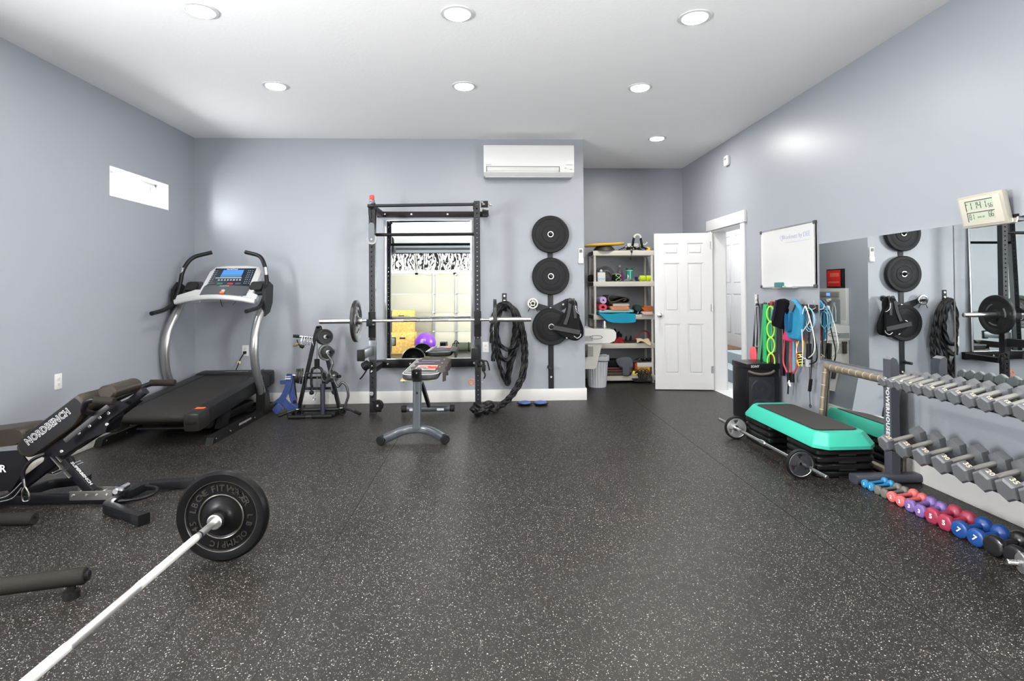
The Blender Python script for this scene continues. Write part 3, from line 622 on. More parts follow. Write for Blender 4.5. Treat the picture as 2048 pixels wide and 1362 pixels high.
# ---------------------------------------------------------------- balance pods
for x, y, lb in ((.40, 6.17, 'small blue-topped balance pod on the floor, nearer the rope'), (.575, 6.165, 'small blue-topped balance pod on the floor, under the plate holder')):
    p = thing('balance_pod', lb, 'balance pod', (x, y, 0), group='blue balance pods')
    MB().lathe([(0, .0), (.055, .0), (.085, .014), (.088, .020), (.075, .026), (0, .026)], seg=40).build('base', RUBBER, p)
    MB().lathe([(.072, .024), (.066, .034), (.045, .041), (0, .044)], seg=40).build('dome', mat('blue_rubber', srgb(62, 92, 150), .4), p)

# ---------------------------------------------------------------- weight tree
wt = thing('weight_tree', 'black A-frame weight tree with pegs standing against the back wall', 'weight tree', (-1.785, 5.97, 0))
y = 5.97
b = MB().strap([(-1.79, y, .90), (-1.82, y, .80), (-1.99, y, .05)], .03, .05, (0, 1, 0)).strap([(-1.775, y, .90), (-1.75, y, .80), (-1.575, y, .05)], .03, .05, (0, 1, 0)).box((-1.782, y, .895), (.04, .05, .03), .006)
b.b2((-1.93, y - .02, .355), (-1.64, y + .02, .375)).b2((-1.92, y - .02, .24), (-1.66, y + .02, .262))
wbuild(b, 'a_frame', BLACKM, wt)
b = MB().b2((-2.03, y - .25, .0), (-1.98, y + .18, .045), .012).b2((-1.60, y - .25, .0), (-1.55, y + .18, .045), .012).b2((-2.0, y - .03, .01), (-1.57, y + .03, .05), .01); wbuild(b, 'base', BLACKM, wt)
pegs = [((-1.83, y, .785), (-.20, -.06, .025)), ((-1.75, y, .79), (.13, -.18, .02)), ((-1.72, y, .63), (.13, -.17, .02)), ((-1.65, y, .37), (.13, -.17, .03)), ((-1.93, y, .38), (-.17, -.05, .02)), ((-1.655, y, .24), (.07, -.17, -.01))]
for p, d in pegs:
    p = Vector(p); d = Vector(d); q = p + d; g = wbuild(MB().cyl(p, p + d * .72, .0125, seg=16), 'peg', STEEL, wt); wbuild(MB().cyl(p + d * .70, q, .0165, seg=16, bev=.003), 'peg_cap', RUBBER, g)
def small_plate(lb, p, d, r, t, m=CAST, off=.0, grp='small plates on the weight tree'):
    p = Vector(p); d = Vector(d).normalized(); o = p + d * off
    k = thing('weight_plate', lb, 'weight plate', o, group=grp, rot=d.to_track_quat('Z', 'Y').to_euler())
    h = t / 2; f = [(.0128, h), (.024, h), (.028, h * .6), (r * .75, h * .6), (r * .8, h), (r - .003, h), (r, h - .003)]
    MB().lathe(f + [(a, -z) for a, z in f[::-1]], seg=40, closed=True).build('plate_disc', m, k)
    MB().lathe([(.0128, h * 1.08), (.022, h * 1.08), (.022, -h * 1.08), (.0128, -h * 1.08)], seg=24, closed=True).build('hub', STEEL, k)
small_plate('thick small black plate at the top of the weight tree, nearer the frame', *pegs[1], .082, .036, CAST, .05)
small_plate('thick small black plate at the top of the weight tree, outer one', *pegs[1], .080, .036, CAST, .089)
small_plate('worn grey-rimmed small plate on the second peg of the weight tree', *pegs[2], .088, .024, mat('worn_iron', (.12, .12, .12), .35, metal=.7, var=.3, vscale=30), .045)
small_plate('thin black plate in front on the second peg of the weight tree', *pegs[2], .062, .022, CAST, .072)
small_plate('small black plate on the lower right peg of the weight tree', *pegs[3], .06, .024, CAST, .04)
for k, (r, o_) in enumerate(((.082, .03), (.078, .057), (.074, .080))):
    small_plate(('largest of three dark plates stacked on the lower left peg, behind the blue harness', 'middle one of three dark plates on the lower left peg, behind the blue harness', 'smallest of three dark plates on the lower left peg, behind the blue harness')[k], *pegs[4], r, .022, CAST, o_)
# spring clips
for k in range(4):
    p, d = Vector(pegs[0][0]), Vector(pegs[0][1]); n = d.normalized(); o = p + n * (.03 + .026 * k)
    lb = 'chrome spring collar on the weight tree peg, %s' % ('nearest the frame', 'second from the frame', 'second from the peg cap', 'nearest the peg cap')[k]
    c = thing('spring_collar', lb, 'spring collar', o, group='spring collars on the weight tree')
    x_, y_, z_ = frame_of(n); pts = [n * (.004 * a / PI - .006) + (x_ * math.cos(a) + y_ * math.sin(a)) * .0175 for a in [PI * i / 8 for i in range(33)]]
    MB().tube(pts, .0028, seg=8).build('coil', CHROME, c)
    MB().tube([pts[0], pts[0] + Vector((.01, -.01, -.05)), Vector((.028 - .02 * k, -.02, -.085))], .0028, seg=8, smooth=3).tube([pts[-1], pts[-1] + Vector((-.01, -.012, -.05)), Vector((-.032 + .01 * k, -.02, -.08 - .006 * k))], .0028, seg=8, smooth=3).build('grip_wire', CHROME, c)
ct = thing('stirrup_handle', 'tan and black grip handle hanging below the spring collars', 'handle', (-1.985, 5.90, .70))
MB().ball((-.01, 0, .02), .02, (1.9, .8, .9), rot=Matrix.Rotation(-.5, 3, 'Y')).build('tan_grip', mat('olive_grip', (.16, .13, .07), .5), ct)
MB().tube([(.0, 0, .07), (.01, -.005, .04), (.035, 0, .0), (.06, 0, -.02)], .006, smooth=3).ball((.05, 0, .0), .022, (1.2, .8, .8)).build('black_loop', RUBBER, ct)
# harness
hs = thing('blue_harness', 'blue strap harness with black buckles hanging on the lower left peg', 'harness', (-2.05, 5.86, .40))
BLUEF = mat('blue_webbing', srgb(15, 44, 98), .75, bump=.5, bscale=500, sheen=.3, var=.2, vscale=25)
MB().strap([(-.0, 0, .015), (-.0, -.02, -.05), (-.015, -.03, -.13), (-.06, -.035, -.22), (-.12, -.03, -.28), (-.09, -.03, -.36)], .058, .012, (0, 1, 0), 5).strap([(-.0, .02, .0), (.015, -.0, -.10), (.03, -.01, -.20), (.06, -.02, -.30), (.05, -.03, -.37)], .062, .012, (0, 1, 0), 5).strap([(-.06, -.03, -.24), (.0, -.035, -.30), (.06, -.03, -.34)], .07, .012, (0, 1, 0), 5).build('webbing', BLUEF, hs)
puff(MB(), rrect(.03, .022, .012), (-.055, -.03, -.055), (1, 0, 0), (0, 0, 1), .03).build('pad', BLUEF, hs); puff(MB(), rrect(.05, .04, .02), (-.105, -.035, -.33), (.75, 0, .66), (-.66, 0, .75), .03).build('pad', BLUEF, hs)
MB().box((-.002, -.04, -.02), (.055, .004, .010)).box((-.002, -.04, -.0), (.055, .004, .006)).build('white_stripe', WHITE, hs)
MB().strap([(.03, .02, .0), (.045, 0, -.1), (.06, -.0, -.22), (.065, 0, -.34)], .03, .008, (0, 1, 0), 4).box((-.14, -.045, -.29), (.012, .012, .07), .004, rot=Matrix.Rotation(.75, 3, 'Y')).box((.06, -.03, -.26), (.03, .015, .03), .004).build('black_buckle', FABRIC, hs)
# triceps rope
tr = thing('triceps_rope', 'short black twisted triceps rope hanging from the frame crossbar', 'triceps rope', (-1.78, 5.90, .55))
b = MB(); rope(b, [(-.0, .0, -.06), (-.045, -.005, -.09), (-.06, -.01, -.15), (-.055, -.01, -.23), (-.055, -.01, -.31)], .013, .006, .2); rope(b, [(.0, .0, -.06), (.045, -.005, -.09), (.065, -.01, -.15), (.065, -.01, -.22), (.055, -.01, -.29)], .013, .006, .2); b.build('twisted_rope', ROPE, tr)
MB().ball((-.055, -.01, -.33), .024, (1, 1, .9)).ball((.055, -.01, -.31), .024, (1, 1, .9)).build('end_ball', RUBBER, tr)
MB().tube([(0, 0, .30), (.0, 0, .1), (0, 0, .0)], .003).box((0, -.005, -.03), (.05, .03, .10), .006).build('hanging_strap', FABRIC, tr)
MB().tube([(.0, -.01, -.06), (.0, -.012, -.30), (-.02, -.012, -.36), (-.01, -.012, -.42)], .003, smooth=3).tube([(-.03 + .01 * math.cos(a), -.012, -.39 + .02 * math.sin(a)) for a in [2 * PI * i / 10 for i in range(10)]], .003, closed=True).build('chain', CHROME, tr)
# V handle, box grip
vh = thing('row_handle', 'black steel triangle row handle hanging on the middle of the weight tree', 'handle', (-1.80, 5.91, .55))
MB().tube(bend([(-.10, 0, -.13), (-.10, 0, -.29), (.10, 0, -.29), (.10, 0, -.13), (-.10, 0, -.13)], .02), .008, smooth=0).build('steel_loop', DGREY, vh)
MB().cyl((-.07, 0, -.29), (.07, 0, -.29), .014, seg=14).build('grip', RUBBER, vh)
# curl bar
cb = thing('curl_bar', 'dark zigzag curl bar hanging on the right side of the weight tree', 'curl bar', (-1.60, 5.83, .40))
MB().tube(bend([(-.06, .02, .22), (.005, .0, .14), (-.035, -.01, .03), (.005, -.01, -.02), (.055, -.02, -.12), (.10, -.02, -.055), (.145, -.02, -.10), (.165, -.02, -.20), (.13, -.02, -.30), (.12, -.02, -.34)], .03), .0125, seg=14).build('bent_shaft', mat('dark_steel', (.10, .10, .10), .35, metal=.8), cb)
MB().cyl((-.06, -.03, -.06), (.01, -.06, .0), .022, seg=18, bev=.003).tube([(-.08 + .03 * math.cos(a), -.02, .0 + .05 * math.sin(a)) for a in [2 * PI * i / 16 for i in range(16)]], .007, closed=True).build('collar_sleeve', mat('dark_steel', (.1, .1, .1), .35, metal=.8), cb)
# upright black sleeve and the bars lying on the base
us = thing('bar_sleeve', 'upright black tube standing in front of the weight tree', 'bar holder', (-1.69, 5.78, 0))
MB().cyl((0, 0, .01), (0, 0, .33), .023, seg=20, bev=.003).build('tube', mat('navy_black_tube', (.02, .02, .035), .5), us); MB().lathe([(.0, 0), (.045, 0), (.045, .01), (.02, .014), (0, .014)], seg=24).build('foot_disc', RUBBER, us)
lb_ = thing('lat_bar', 'long black bent lat pulldown bar lying across the base of the weight tree', 'pulldown bar', (-1.72, 5.84, 0))
MB().tube(bend([(-.40, -.09, .017), (-.28, -.02, .057), (.27, .0, .057), (.41, -.07, .017)], .05), .0125, seg=14).build('bent_bar', DGREY, lb_)
MB().cyl((-.40, -.092, .0172), (-.33, -.051, .039), .0165, seg=14).cyl((.41, -.07, .0172), (.35, -.04, .037), .0165, seg=14).build('grip_sleeve', RUBBER, lb_)
sb = thing('short_bar', 'short straight black cable bar lying on the floor before the weight tree', 'cable bar', (-1.77, 5.68, .019), rz=.03)
MB().cyl((-.23, 0, 0), (.20, 0, 0), .0145, seg=16).build('bar', DGREY, sb); MB().cyl((-.23, 0, 0), (-.06, 0, 0), .019, seg=16, bev=.003).cyl((.0, 0, 0), (.2, 0, 0), .019, seg=16, bev=.003).build('rubber_grip', RUBBER, sb)
for x, yy, lb in ((-1.93, 5.77, 'rolled black ankle cuff on the floor at the left foot of the weight tree'), (-1.50, 5.80, 'rolled black ankle cuff on the floor at the right foot of the weight tree')):
    k = thing('ankle_cuff', lb, 'ankle cuff', (x, yy, .045), group='rolled ankle cuffs'); MB().lathe([(.024, -.03), (.036, -.03), (.040, 0), (.036, .03), (.024, .03)], (0, 0, .0), (.5, -1, 0), 24, closed=True).build('padded_band', FABRIC, k); MB().box((.0, -.03, .038), (.03, .03, .006), .002).build('buckle', BOLT, k)

# ---------------------------------------------------------------- air conditioner
ac = thing('air_conditioner', 'white wall-mounted split air conditioner high on the back wall', 'air conditioner', (.47, D, 2.55))
b = MB().prism([(0, .005), (-.155, .0), (-.20, .035), (-.21, .10), (-.215, .30), (-.195, .338), (-.16, .346), (0, .346)], (-.505, 0, 0), (0, 1, 0), (0, 0, 1), 1.01)
for x in (-.505, .505): pass
b.build('casing', mat('ac_white', (.66, .66, .65), .28), ac)
MB().b2((-.47, -.2135, .046), (.335, -.205, .094), .004).build('louver', mat('ac_flap', (.55, .55, .55), .35), ac)
MB().b2((-.475, -.2126, .094), (.338, -.207, .0985)).b2((-.476, -.2136, .04), (-.471, -.204, .098)).b2((.335, -.2136, .036), (.340, -.204, .098)).build('outlet_gap', mat('gap_dark', (.05, .05, .05), .8), ac)
MB().text('DAIKIN', (-.45, -.2145, .115), (1, 0, 0), (0, 0, 1), .018, .001).text('QUATERNITY', (.452, -.2145, .115), (1, 0, 0), (0, 0, 1), .013, .001).box((.41, -.2125, .078), (.022, .003, .005)).box((.468, -.2105, .066), (.024, .004, .006)).build('small_lettering', mat('print_mid_grey', (.25, .25, .25), .5), ac)
MB().b2((-.49, -.150, -.012), (.49, -.02, .005), .004).build('underside_tray', mat('ac_under', (.45, .46, .48), .4), ac)
# remote
rm = thing('remote_control', 'slim white remote control in a holder on the wall beside the alcove', 'remote control', (1.074, D, 1.577))
MB().b2((-.026, -.020, 0), (.026, -.002, .168), .006).build('body', PLASTICW, rm); MB().b2((-.017, -.022, .118), (.017, -.019, .155), .001).build('screen', mat('lcd_grey', (.12, .13, .13), .3), rm); MB().b2((-.030, -.024, -.005), (.030, -.001, .055), .005).build('cradle', WHITE, rm)
# outlets
def outlet(x, y, z, rz, lb, plug=False):
    t = thing('wall_outlet', lb, 'wall outlet', (x, y, z), rz, 'white wall outlets')
    MB().b2((-.036, -.006, -.059), (.036, 0, .059), .003).build('cover_plate', PLASTICW, t)
    k = MB()
    for s in (-1, 1): k.box((0, -.0065, s * .021), (.033, .003, .028), .006)
    k.build('socket', WHITE, t); k = MB()
    for s in (-1, 1):
        for dx in (-.0065, .0065): k.box((dx, -.0084, s * .021 + .003), (.002, .001, .008))
        k.cyl((0, -.0078, s * .021 - .008), (0, -.0088, s * .021 - .008), .0024, seg=8)
    k.build('slot', mat('slot_dark', (.05, .05, .05), .6), t); return t
outlet(-.027, D, .621, 0, 'white wall outlet between the rack and the battle rope')
outlet(-2.724, D, .614, 0, 'white wall outlet with the treadmill cord plugged in')
outlet(XL, 4.408, .599, PI / 2, 'white wall outlet on the left wall above the incline bench')
# motion sensor on right wall
sn = thing('wall_sensor', 'small white thermostat sensor high on the right wall near the ceiling', 'sensor', (XR, 6.38, 2.76), -PI / 2)
MB().slab((0, 0, .0), (.055, 0, 0), (0, 0, .06), (0, -.035, 0), .03, .01).build('housing', PLASTICW, sn); MB().box((.0, -.038, .02), (.04, .004, .02), .002).build('front_vent', mat('sensor_grey', (.3, .3, .3), .5), sn)

# ---------------------------------------------------------------- alcove: storage shelf
CREAM = mat('cream_plastic', srgb(206, 201, 191), .45)
SX0, SX1, SY0, SY1 = 1.43, 2.275, 7.50, 7.885; SZ = (1.797, 1.377, .928, .537, .100)
sh = thing('storage_shelf', 'cream plastic five-tier storage shelf unit in the alcove beside the open door', 'shelf', ((SX0 + SX1) / 2, (SY0 + SY1) / 2, 0))
for z in SZ:
    s_ = wbuild(MB().b2((SX0, SY0, z - .068), (SX1, SY1, z), .006), 'shelf_board', CREAM, sh)
    wbuild(MB().b2((SX0 - .004, SY0 + .002, z - .06), (SX0 + .02, SY1 - .01, z - .008), .004), 'dark_side_insert', mat('insert_dark', (.03, .03, .03), .6), s_)
zs = [1.797 - .068, 1.377 - .068, .928 - .068, .537 - .068]
for x in (SX0 + .024, SX1 - .034):
    for y in (SY0 + .022, SY1 - .024):
        for zt, zb in zip([z - .066 for z in SZ], list(SZ[1:]) + [0]): wbuild(MB().lathe([(.019, zb - .001), (.017, zb + .03), (.017, zt - .03), (.019, zt)], (x, y, 0), seg=20), 'post', CREAM, sh)
def on(z): return z + .0005
YF = SY0
# top shelf
bo = thing('balance_board', 'yellow balance board with two dark foot pads on the top shelf', 'balance board', (1.60, 7.60, on(SZ[0])))
YEL = mat('yellow_plastic', srgb(222, 178, 62), .4)
pts = smooth_poly([(-.28, -.02), (-.22, -.12), (-.06, -.15), (.12, -.11), (.25, -.06), (.29, .0), (.25, .08), (.08, .13), (-.12, .14), (-.24, .08)], 4)
b = MB(); puff(b, pts, (0, 0, .085), (1, 0, .06), (0, 1, 0), .032, .93); b.build('deck', YEL, bo)
for dx, dy in ((-.12, .03), (.03, -.055)):
    b = MB(); puff(b, smooth_poly([(-.12, -.02), (-.05, -.045), (.08, -.03), (.13, .01), (.03, .035), (-.09, .03)], 3), (dx, dy, .103 + dx * .06), (1, 0, .06), (0, 1, 0), .008); b.build('foot_pad', mat('pad_brown_black', (.035, .03, .025), .8), bo)
MB().lathe([(.15, 0), (.14, .03), (.10, .068), (0, .068)], seg=32).build('base_dome', mat('dark_base', (.03, .027, .02), .5), bo)
ca = thing('chin_up_handle', 'curved white and black grip handle standing on the top shelf above black straps', 'handle', (2.07, 7.62, on(SZ[0])))
MB().tube([(-.075, 0, .02), (-.055, 0, .15), (-.045, 0, .19)], .016, smooth=4).tube([(.075, 0, .03), (.055, 0, .12), (.045, 0, .185)], .016, smooth=4).build('black_leg', RUBBER, ca)
MB().tube([(-.047, 0, .18), (-.03, 0, .215), (.0, 0, .225), (.03, 0, .215), (.047, 0, .18)], .017, smooth=4).tube([(.08, 0, .095), (.11, 0, .09), (.14, 0, .12)], .008, smooth=4).build('white_grip', PLASTICW, ca)
wb_ = thing('white_box', 'small white plastic box behind the grip handle on the top shelf', 'box', (2.03, 7.74, on(SZ[0])))
MB().b2((-.08, -.04, 0), (.08, .05, .115), .01).build('carton', PLASTICW, wb_)
sp = thing('strap_pile', 'tangle of shiny black straps and buckles draped over the front of the top shelf', 'straps', (1.95, 7.56, on(SZ[0])))
b = MB(); random.seed(3)
for k in range(9):
    x0 = -.15 + .035 * k; b.strap([(x0, .02, .01 + .01 * (k % 3)), (x0 + .05, -.03, .04 + .015 * (k % 2)), (x0 + .10, -.01, .05 - .01 * (k % 3)), (x0 + .13, .03, .012)], .028, .004, (0, 0, 1), 4)
b.strap([(0, .0, .05), (.005, -.05, .03), (.005, -.068, -.01), (.0, -.068, -.09), (-.01, -.068, -.13)], .03, .004, (0, 0, 1), 4)
b.build('webbing', mat('glossy_black', (.015, .014, .012), .25), sp)
b = MB()
for x, z in ((-.06, .05), (.02, .055), (.09, .045)): b.box((x, -.04, z), (.022, .006, .014), .002)
b.build('buckle', BOLT, sp)
MB().lathe([(.0, 0), (.05, 0), (.04, .045), (.0, .06)], (2.21, 7.60, on(SZ[0])), seg=24).build('x', YEL) and None
o = C.objects['x']; o.name = 'massage_dome'; tag(o, 'small yellow massage dome at the right end of the top shelf', 'massage ball')
for x, lb in ((2.135, 'grey-blue hand weight left of the yellow dome on the top shelf'), (2.262, 'grey-blue hand weight right of the yellow dome on the top shelf')):
    k = thing('hand_weight', lb, 'hand weight', (x, 7.56, on(SZ[0])), group='hand weights on the top shelf'); MB().lathe([(0, 0), (.027, .002), (.029, .02), (.02, .032), (0, .034)], seg=24).build('body', mat('slate_blue', srgb(92, 105, 122), .45), k)
# second shelf
z = on(SZ[1])
k = thing('white_carton', 'small white carton with a pale blue band at the left of the second shelf', 'box', (1.545, 7.54, z)); MB().b2((-.052, -.03, 0), (.052, .05, .125), .002).build('carton', PLASTICW, k); MB().b2((-.0525, -.0305, .03), (.0525, .02, .045)).build('blue_band', mat('pale_blue_print', srgb(165, 195, 215), .5), k); MB().ball((.0, .0, .145), .02).build('white_knob', PLASTICW, k)
k = thing('headband_strap', 'dark grey head harness strap behind the white carton on the second shelf', 'harness', (1.62, 7.62, z))
MB().strap([(-.14, .05, .02), (-.12, .02, .13), (-.03, .0, .185), (.04, -.02, .18), (.09, -.03, .12), (.13, -.03, .03)], .05, .006, (0, 1, 0), 5).strap([(-.02, .05, .02), (-.01, .02, .10), (.03, .0, .12), (.07, .0, .06), (.09, .0, .01)], .045, .006, (0, 1, 0), 5).build('webbing', mat('charcoal_webbing', (.045, .045, .05), .7), k)
k = thing('black_bag', 'small black pouch in the left corner of the second shelf', 'pouch', (1.47, 7.75, z)); b = MB(); puff(b, rrect(.07, .05, .03), (0, 0, .072), (1, 0, 0), (0, 0, 1), .09); b.xf(Matrix.Translation((0, 0, -.022 + .0))).build('pouch_body', FABRIC, k)
k = thing('net_ball', 'black and pale green netted massage roller lying on the second shelf', 'massage roller', (1.755, 7.54, z + .052), rz=.1)
MB().lathe([(0, -.05), (.042, -.05), (.05, -.04), (.05, .04), (.042, .05), (0, .05)], (0, 0, 0), (1, .35, 0), 28).build('core', RUBBER, k)
b = MB()
ax = Vector((1, .35, 0)).normalized(); X_, Y_, Z_ = frame_of(ax)
for j in range(5):
    for q in (-1, 1): b.tube([ax * (-.045 + .09 * i / 10) + (X_ * math.cos(a_) + Y_ * math.sin(a_)) * .0505 for i in range(11) for a_ in [2 * PI * j / 5 + q * 1.2 * i / 10]], .004, seg=6)
b.build('green_net', mat('pale_green_plastic', srgb(175, 225, 160), .4), k)
k = thing('magenta_ball', 'magenta exercise ball behind the netted roller on the second shelf', 'ball', (1.82, 7.66, z + .058)); MB().ball((0, 0, 0), .058, seg=32).build('ball_skin', mat('magenta_rubber', srgb(150, 25, 125), .4), k)
k = thing('canister', 'teal and white canister of wipes standing on the second shelf', 'canister', (1.945, 7.58, z)); TEAL = mat('teal_label', srgb(28, 150, 132), .4)
MB().lathe([(0, 0), (.046, 0), (.047, .004), (.047, .16), (0, .16)], seg=36).build('label_body', TEAL, k); MB().lathe([(.049, .155), (.050, .178), (.045, .185), (0, .186)], seg=36).build('lid', mat('dark_teal', srgb(20, 95, 85), .4), k)
MB().lathe([(.0472, .145), (.0476, .146), (.0476, .154), (.0472, .155)], seg=36, closed=True).prism([(-.004, .02), (.004, .02), (.004, .14), (-.004, .14)], (.0, -.0478, 0), (1, 0, 0), (0, 0, 1), .001).prism([(-.04, .03), (-.015, .07), (-.04, .10)], (.0, -.0440, 0), (1, 0, 0), (0, 0, 1), .002).build('white_graphic', WHITE, k)
k = thing('spray_bottle', 'clear grey bottle standing behind the teal canister', 'bottle', (1.865, 7.80, z)); MB().lathe([(0, 0), (.035, 0), (.037, .01), (.037, .13), (.03, .16), (.014, .18), (.014, .21), (0, .21)], seg=28).build('bottle_body', mat('frosted_plastic', (.45, .46, .48), .2, trans=.5), k); MB().lathe([(.016, .205), (.016, .235), (0, .237)], seg=20).build('cap', WHITE, k)
LIME = mat('lime_foam', srgb(190, 210, 40), .6)
k = thing('foam_dumbbell', 'lime green spiky massage roller at the right of the second shelf', 'massage roller', (2.16, 7.55, z + .041))
for x in (-.045, .045):
    b = MB().lathe([(0, -.042), (.03, -.042), (.040, -.03), (.041, 0), (.040, .03), (.03, .042), (0, .042)], (x, 0, 0), (1, .2, 0), 28); b.build('lime_wheel', LIME, k)
MB().cyl((-.1, -.01, 0), (.1, .01, 0), .012, seg=14).build('axle', mat('yellow_axle', srgb(205, 190, 60), .4), k)
k = thing('blue_cuff', 'dark blue cuff lying behind the lime roller on the second shelf', 'cuff', (2.10, 7.66, z)); MB().lathe([(.05, 0), (.058, 0), (.058, .06), (.05, .06)], (0, 0, .002), (.0, 0, 1), 28, closed=True).build('cuff_band', mat('dark_blue_fabric', srgb(35, 40, 95), .8), k)
k = thing('folding_knife_tool', 'grey and white hand gripper lying at the front of the second shelf', 'hand gripper', (1.94, 7.525, z)); MB().strap([(-.09, 0, .01), (-.03, .0, .03), (.0, 0, .035), (.07, 0, .008)], .012, .02, (0, 1, 0), 4).strap([(-.05, 0, .008), (.0, .0, .02), (.05, 0, .035)], .012, .02, (0, 1, 0), 4).build('grips', mat('mid_grey_plastic', (.25, .25, .26), .5), k)
# third shelf: mats
z = on(SZ[2])
def spiral(r0, r1, turns, n=90): return [(math.cos(2 * PI * turns * i / n) * (r0 + (r1 - r0) * i / n), math.sin(2 * PI * turns * i / n) * (r0 + (r1 - r0) * i / n)) for i in range(n + 1)]
def rolled(name, lb, x, zc, r, m, y0=7.43, y1=7.86, squash=1, cat='yoga mat', hollow=.012):
    t = thing(name, lb, cat, (x, (y0 + y1) / 2, zc)); turns = (r - hollow) / .0075
    MB().strap([(a, 0, c * squash) for a, c in spiral(hollow, r - .003, turns, int(turns * 22))], .0066, y1 - y0, (0, 1, 0)).build('rolled_sheet', m, t); return t
PINK = mat('coral_pink_foam', srgb(212, 72, 92), .7); LAV = mat('lavender_foam', srgb(190, 165, 205), .7)
rolled('yoga_mat', 'rolled coral pink yoga mat at the left of the third shelf', 1.545, z + .104, .058, PINK, squash=.82, hollow=.022)
rolled('yoga_mat', 'rolled lavender yoga mat on top of the pink one', 1.550, z + .200, .049, LAV)
def folded(name, lb, x0, x1, zb, n, t, m, cat, y0=7.44, y1=7.80, sag=0, wob=.0):
    w = x1 - x0; pts = []
    for k in range(n):
        zz = zb + t / 2 + k * t * 1.18; xs = [x0 + t, (x0 + x1) / 2, x1 - t]
        if k % 2: xs = xs[::-1]
        for j, x in enumerate(xs): pts.append((x, 0, zz - sag * (1 - (2 * (x - x0) / w - 1) ** 2) + wob * math.sin(k * 2 + j)))
        if k < n - 1: pts.append((xs[-1] + (t * .75 if not k % 2 else -t * .75), 0, zz + t * .59))
    th = thing(name, lb, cat, ((x0 + x1) / 2, (y0 + y1) / 2, zb))
    MB().strap(pts, t, y1 - y0, (0, 1, 0), smooth=5).xf(Matrix.Translation((-(x0 + x1) / 2, 0, -zb))).build('folded_cloth', m, th); return th
TQ = mat('turquoise_towel', srgb(20, 140, 172), .9, bump=.4, bscale=400); AQ = mat('pale_aqua_towel', srgb(150, 205, 215), .9, bump=.4, bscale=400); GRN = mat('dark_green_towel', srgb(60, 95, 55), .9)
ORG = mat('peach_towel', srgb(222, 150, 105), .9, bump=.3, bscale=400); PAL = mat('pale_grey_towel', srgb(200, 195, 190), .9); BRN = mat('dark_brown_mat', (.045, .035, .025), .6)
# turquoise mat hanging over the edge
k = thing('turquoise_mat', 'turquoise folded mat sagging over the front edge of the third shelf', 'mat', (1.72, 7.47, z))
def tq(u, v):
    x = -.26 + .50 * v + .03 * u; y = .30 - .37 * min(u * 1.5, 1) ** 1; s = max(0, u - .62) / .38
    return (x * (1 - .25 * s) + .05 * s, .28 - .345 * min(u / .62, 1) - .02 * s, .012 - .13 * s * (1 - .45 * abs(v - .55)) - .0 + .006 * math.sin(v * 9 + u * 3))
MB().sheet(tq, 24, 20, .012).build('sheet', TQ, k)
folded('folded_towel', 'dark green folded towel under the pale aqua one', 1.47, 1.88, z + .017, 1, .012, GRN, 'towel', sag=.0)
folded('folded_towel', 'pale aqua folded towel resting on the turquoise mat', 1.48, 1.95, z + .034, 2, .014, AQ, 'towel', y0=7.43, sag=.0)
folded('folded_towel', 'peach folded towel below the black mat on the third shelf', 1.64, 1.90, z + .068, 3, .0135, ORG, 'towel', y0=7.42)
folded('folded_towel', 'pale grey folded towel between the peach towel and the black mat', 1.665, 1.895, z + .118, 2, .0135, PAL, 'towel', y0=7.42)
k = thing('folded_mat', 'thick dark brown exercise mat loosely folded on top of the towels', 'mat', (1.76, 7.62, z + .148))
MB().strap([(-.13, 0, .01), (.0, 0, .009), (.12, 0, .012), (.145, 0, .055), (.10, 0, .085), (-.02, 0, .105), (-.12, 0, .11), (-.145, 0, .075), (-.125, 0, .035), (-.05, 0, .030), (.06, 0, .068), (.10, 0, .058), (.06, 0, .035)], .013, .38, (0, 1, 0), smooth=5).build('folded_sheet', BRN, k)
folded('folded_cloth', 'rust orange folded cloth at the right of the third shelf', 2.09, 2.225, z + .045, 4, .015, mat('rust_cloth', srgb(175, 95, 45), .9), 'cloth', y0=7.45, y1=7.65)
folded('folded_cloth', 'cream and pink folded cloths beneath the rust cloth', 2.08, 2.225, z + .0, 3, .0115, mat('cream_pink_cloth', srgb(220, 190, 180), .9), 'cloth', y0=7.43, y1=7.65)
k = thing('rolled_cloth', 'dark green rolled cloth left of the rust cloth', 'cloth', (2.035, 7.56, z + .085)); MB().lathe([(0, -.09), (.04, -.09), (.047, -.07), (.047, .07), (.04, .09), (0, .09)], (0, 0, 0), (0, 1, 0), 24).build('cloth_roll', mat('deep_green_cloth', (.012, .04, .035), .9), k)
k = thing('glove_pile', 'dark gloves with light blue trim heaped in the middle of the third shelf', 'gloves', (2.01, 7.53, z)); b = MB()
for i in range(7): b.ball((-.06 + .025 * i, .01 * (i % 3), .022 + .012 * (i % 2)), .022, (1.3, 1, .8), 12)
b.build('glove_cloth', FABRIC, k); MB().box((.03, -.03, .03), (.02, .02, .05), .006, rot=Matrix.Rotation(.4, 3, 'Y')).build('blue_trim', mat('light_blue_fabric', srgb(120, 160, 185), .8), k)
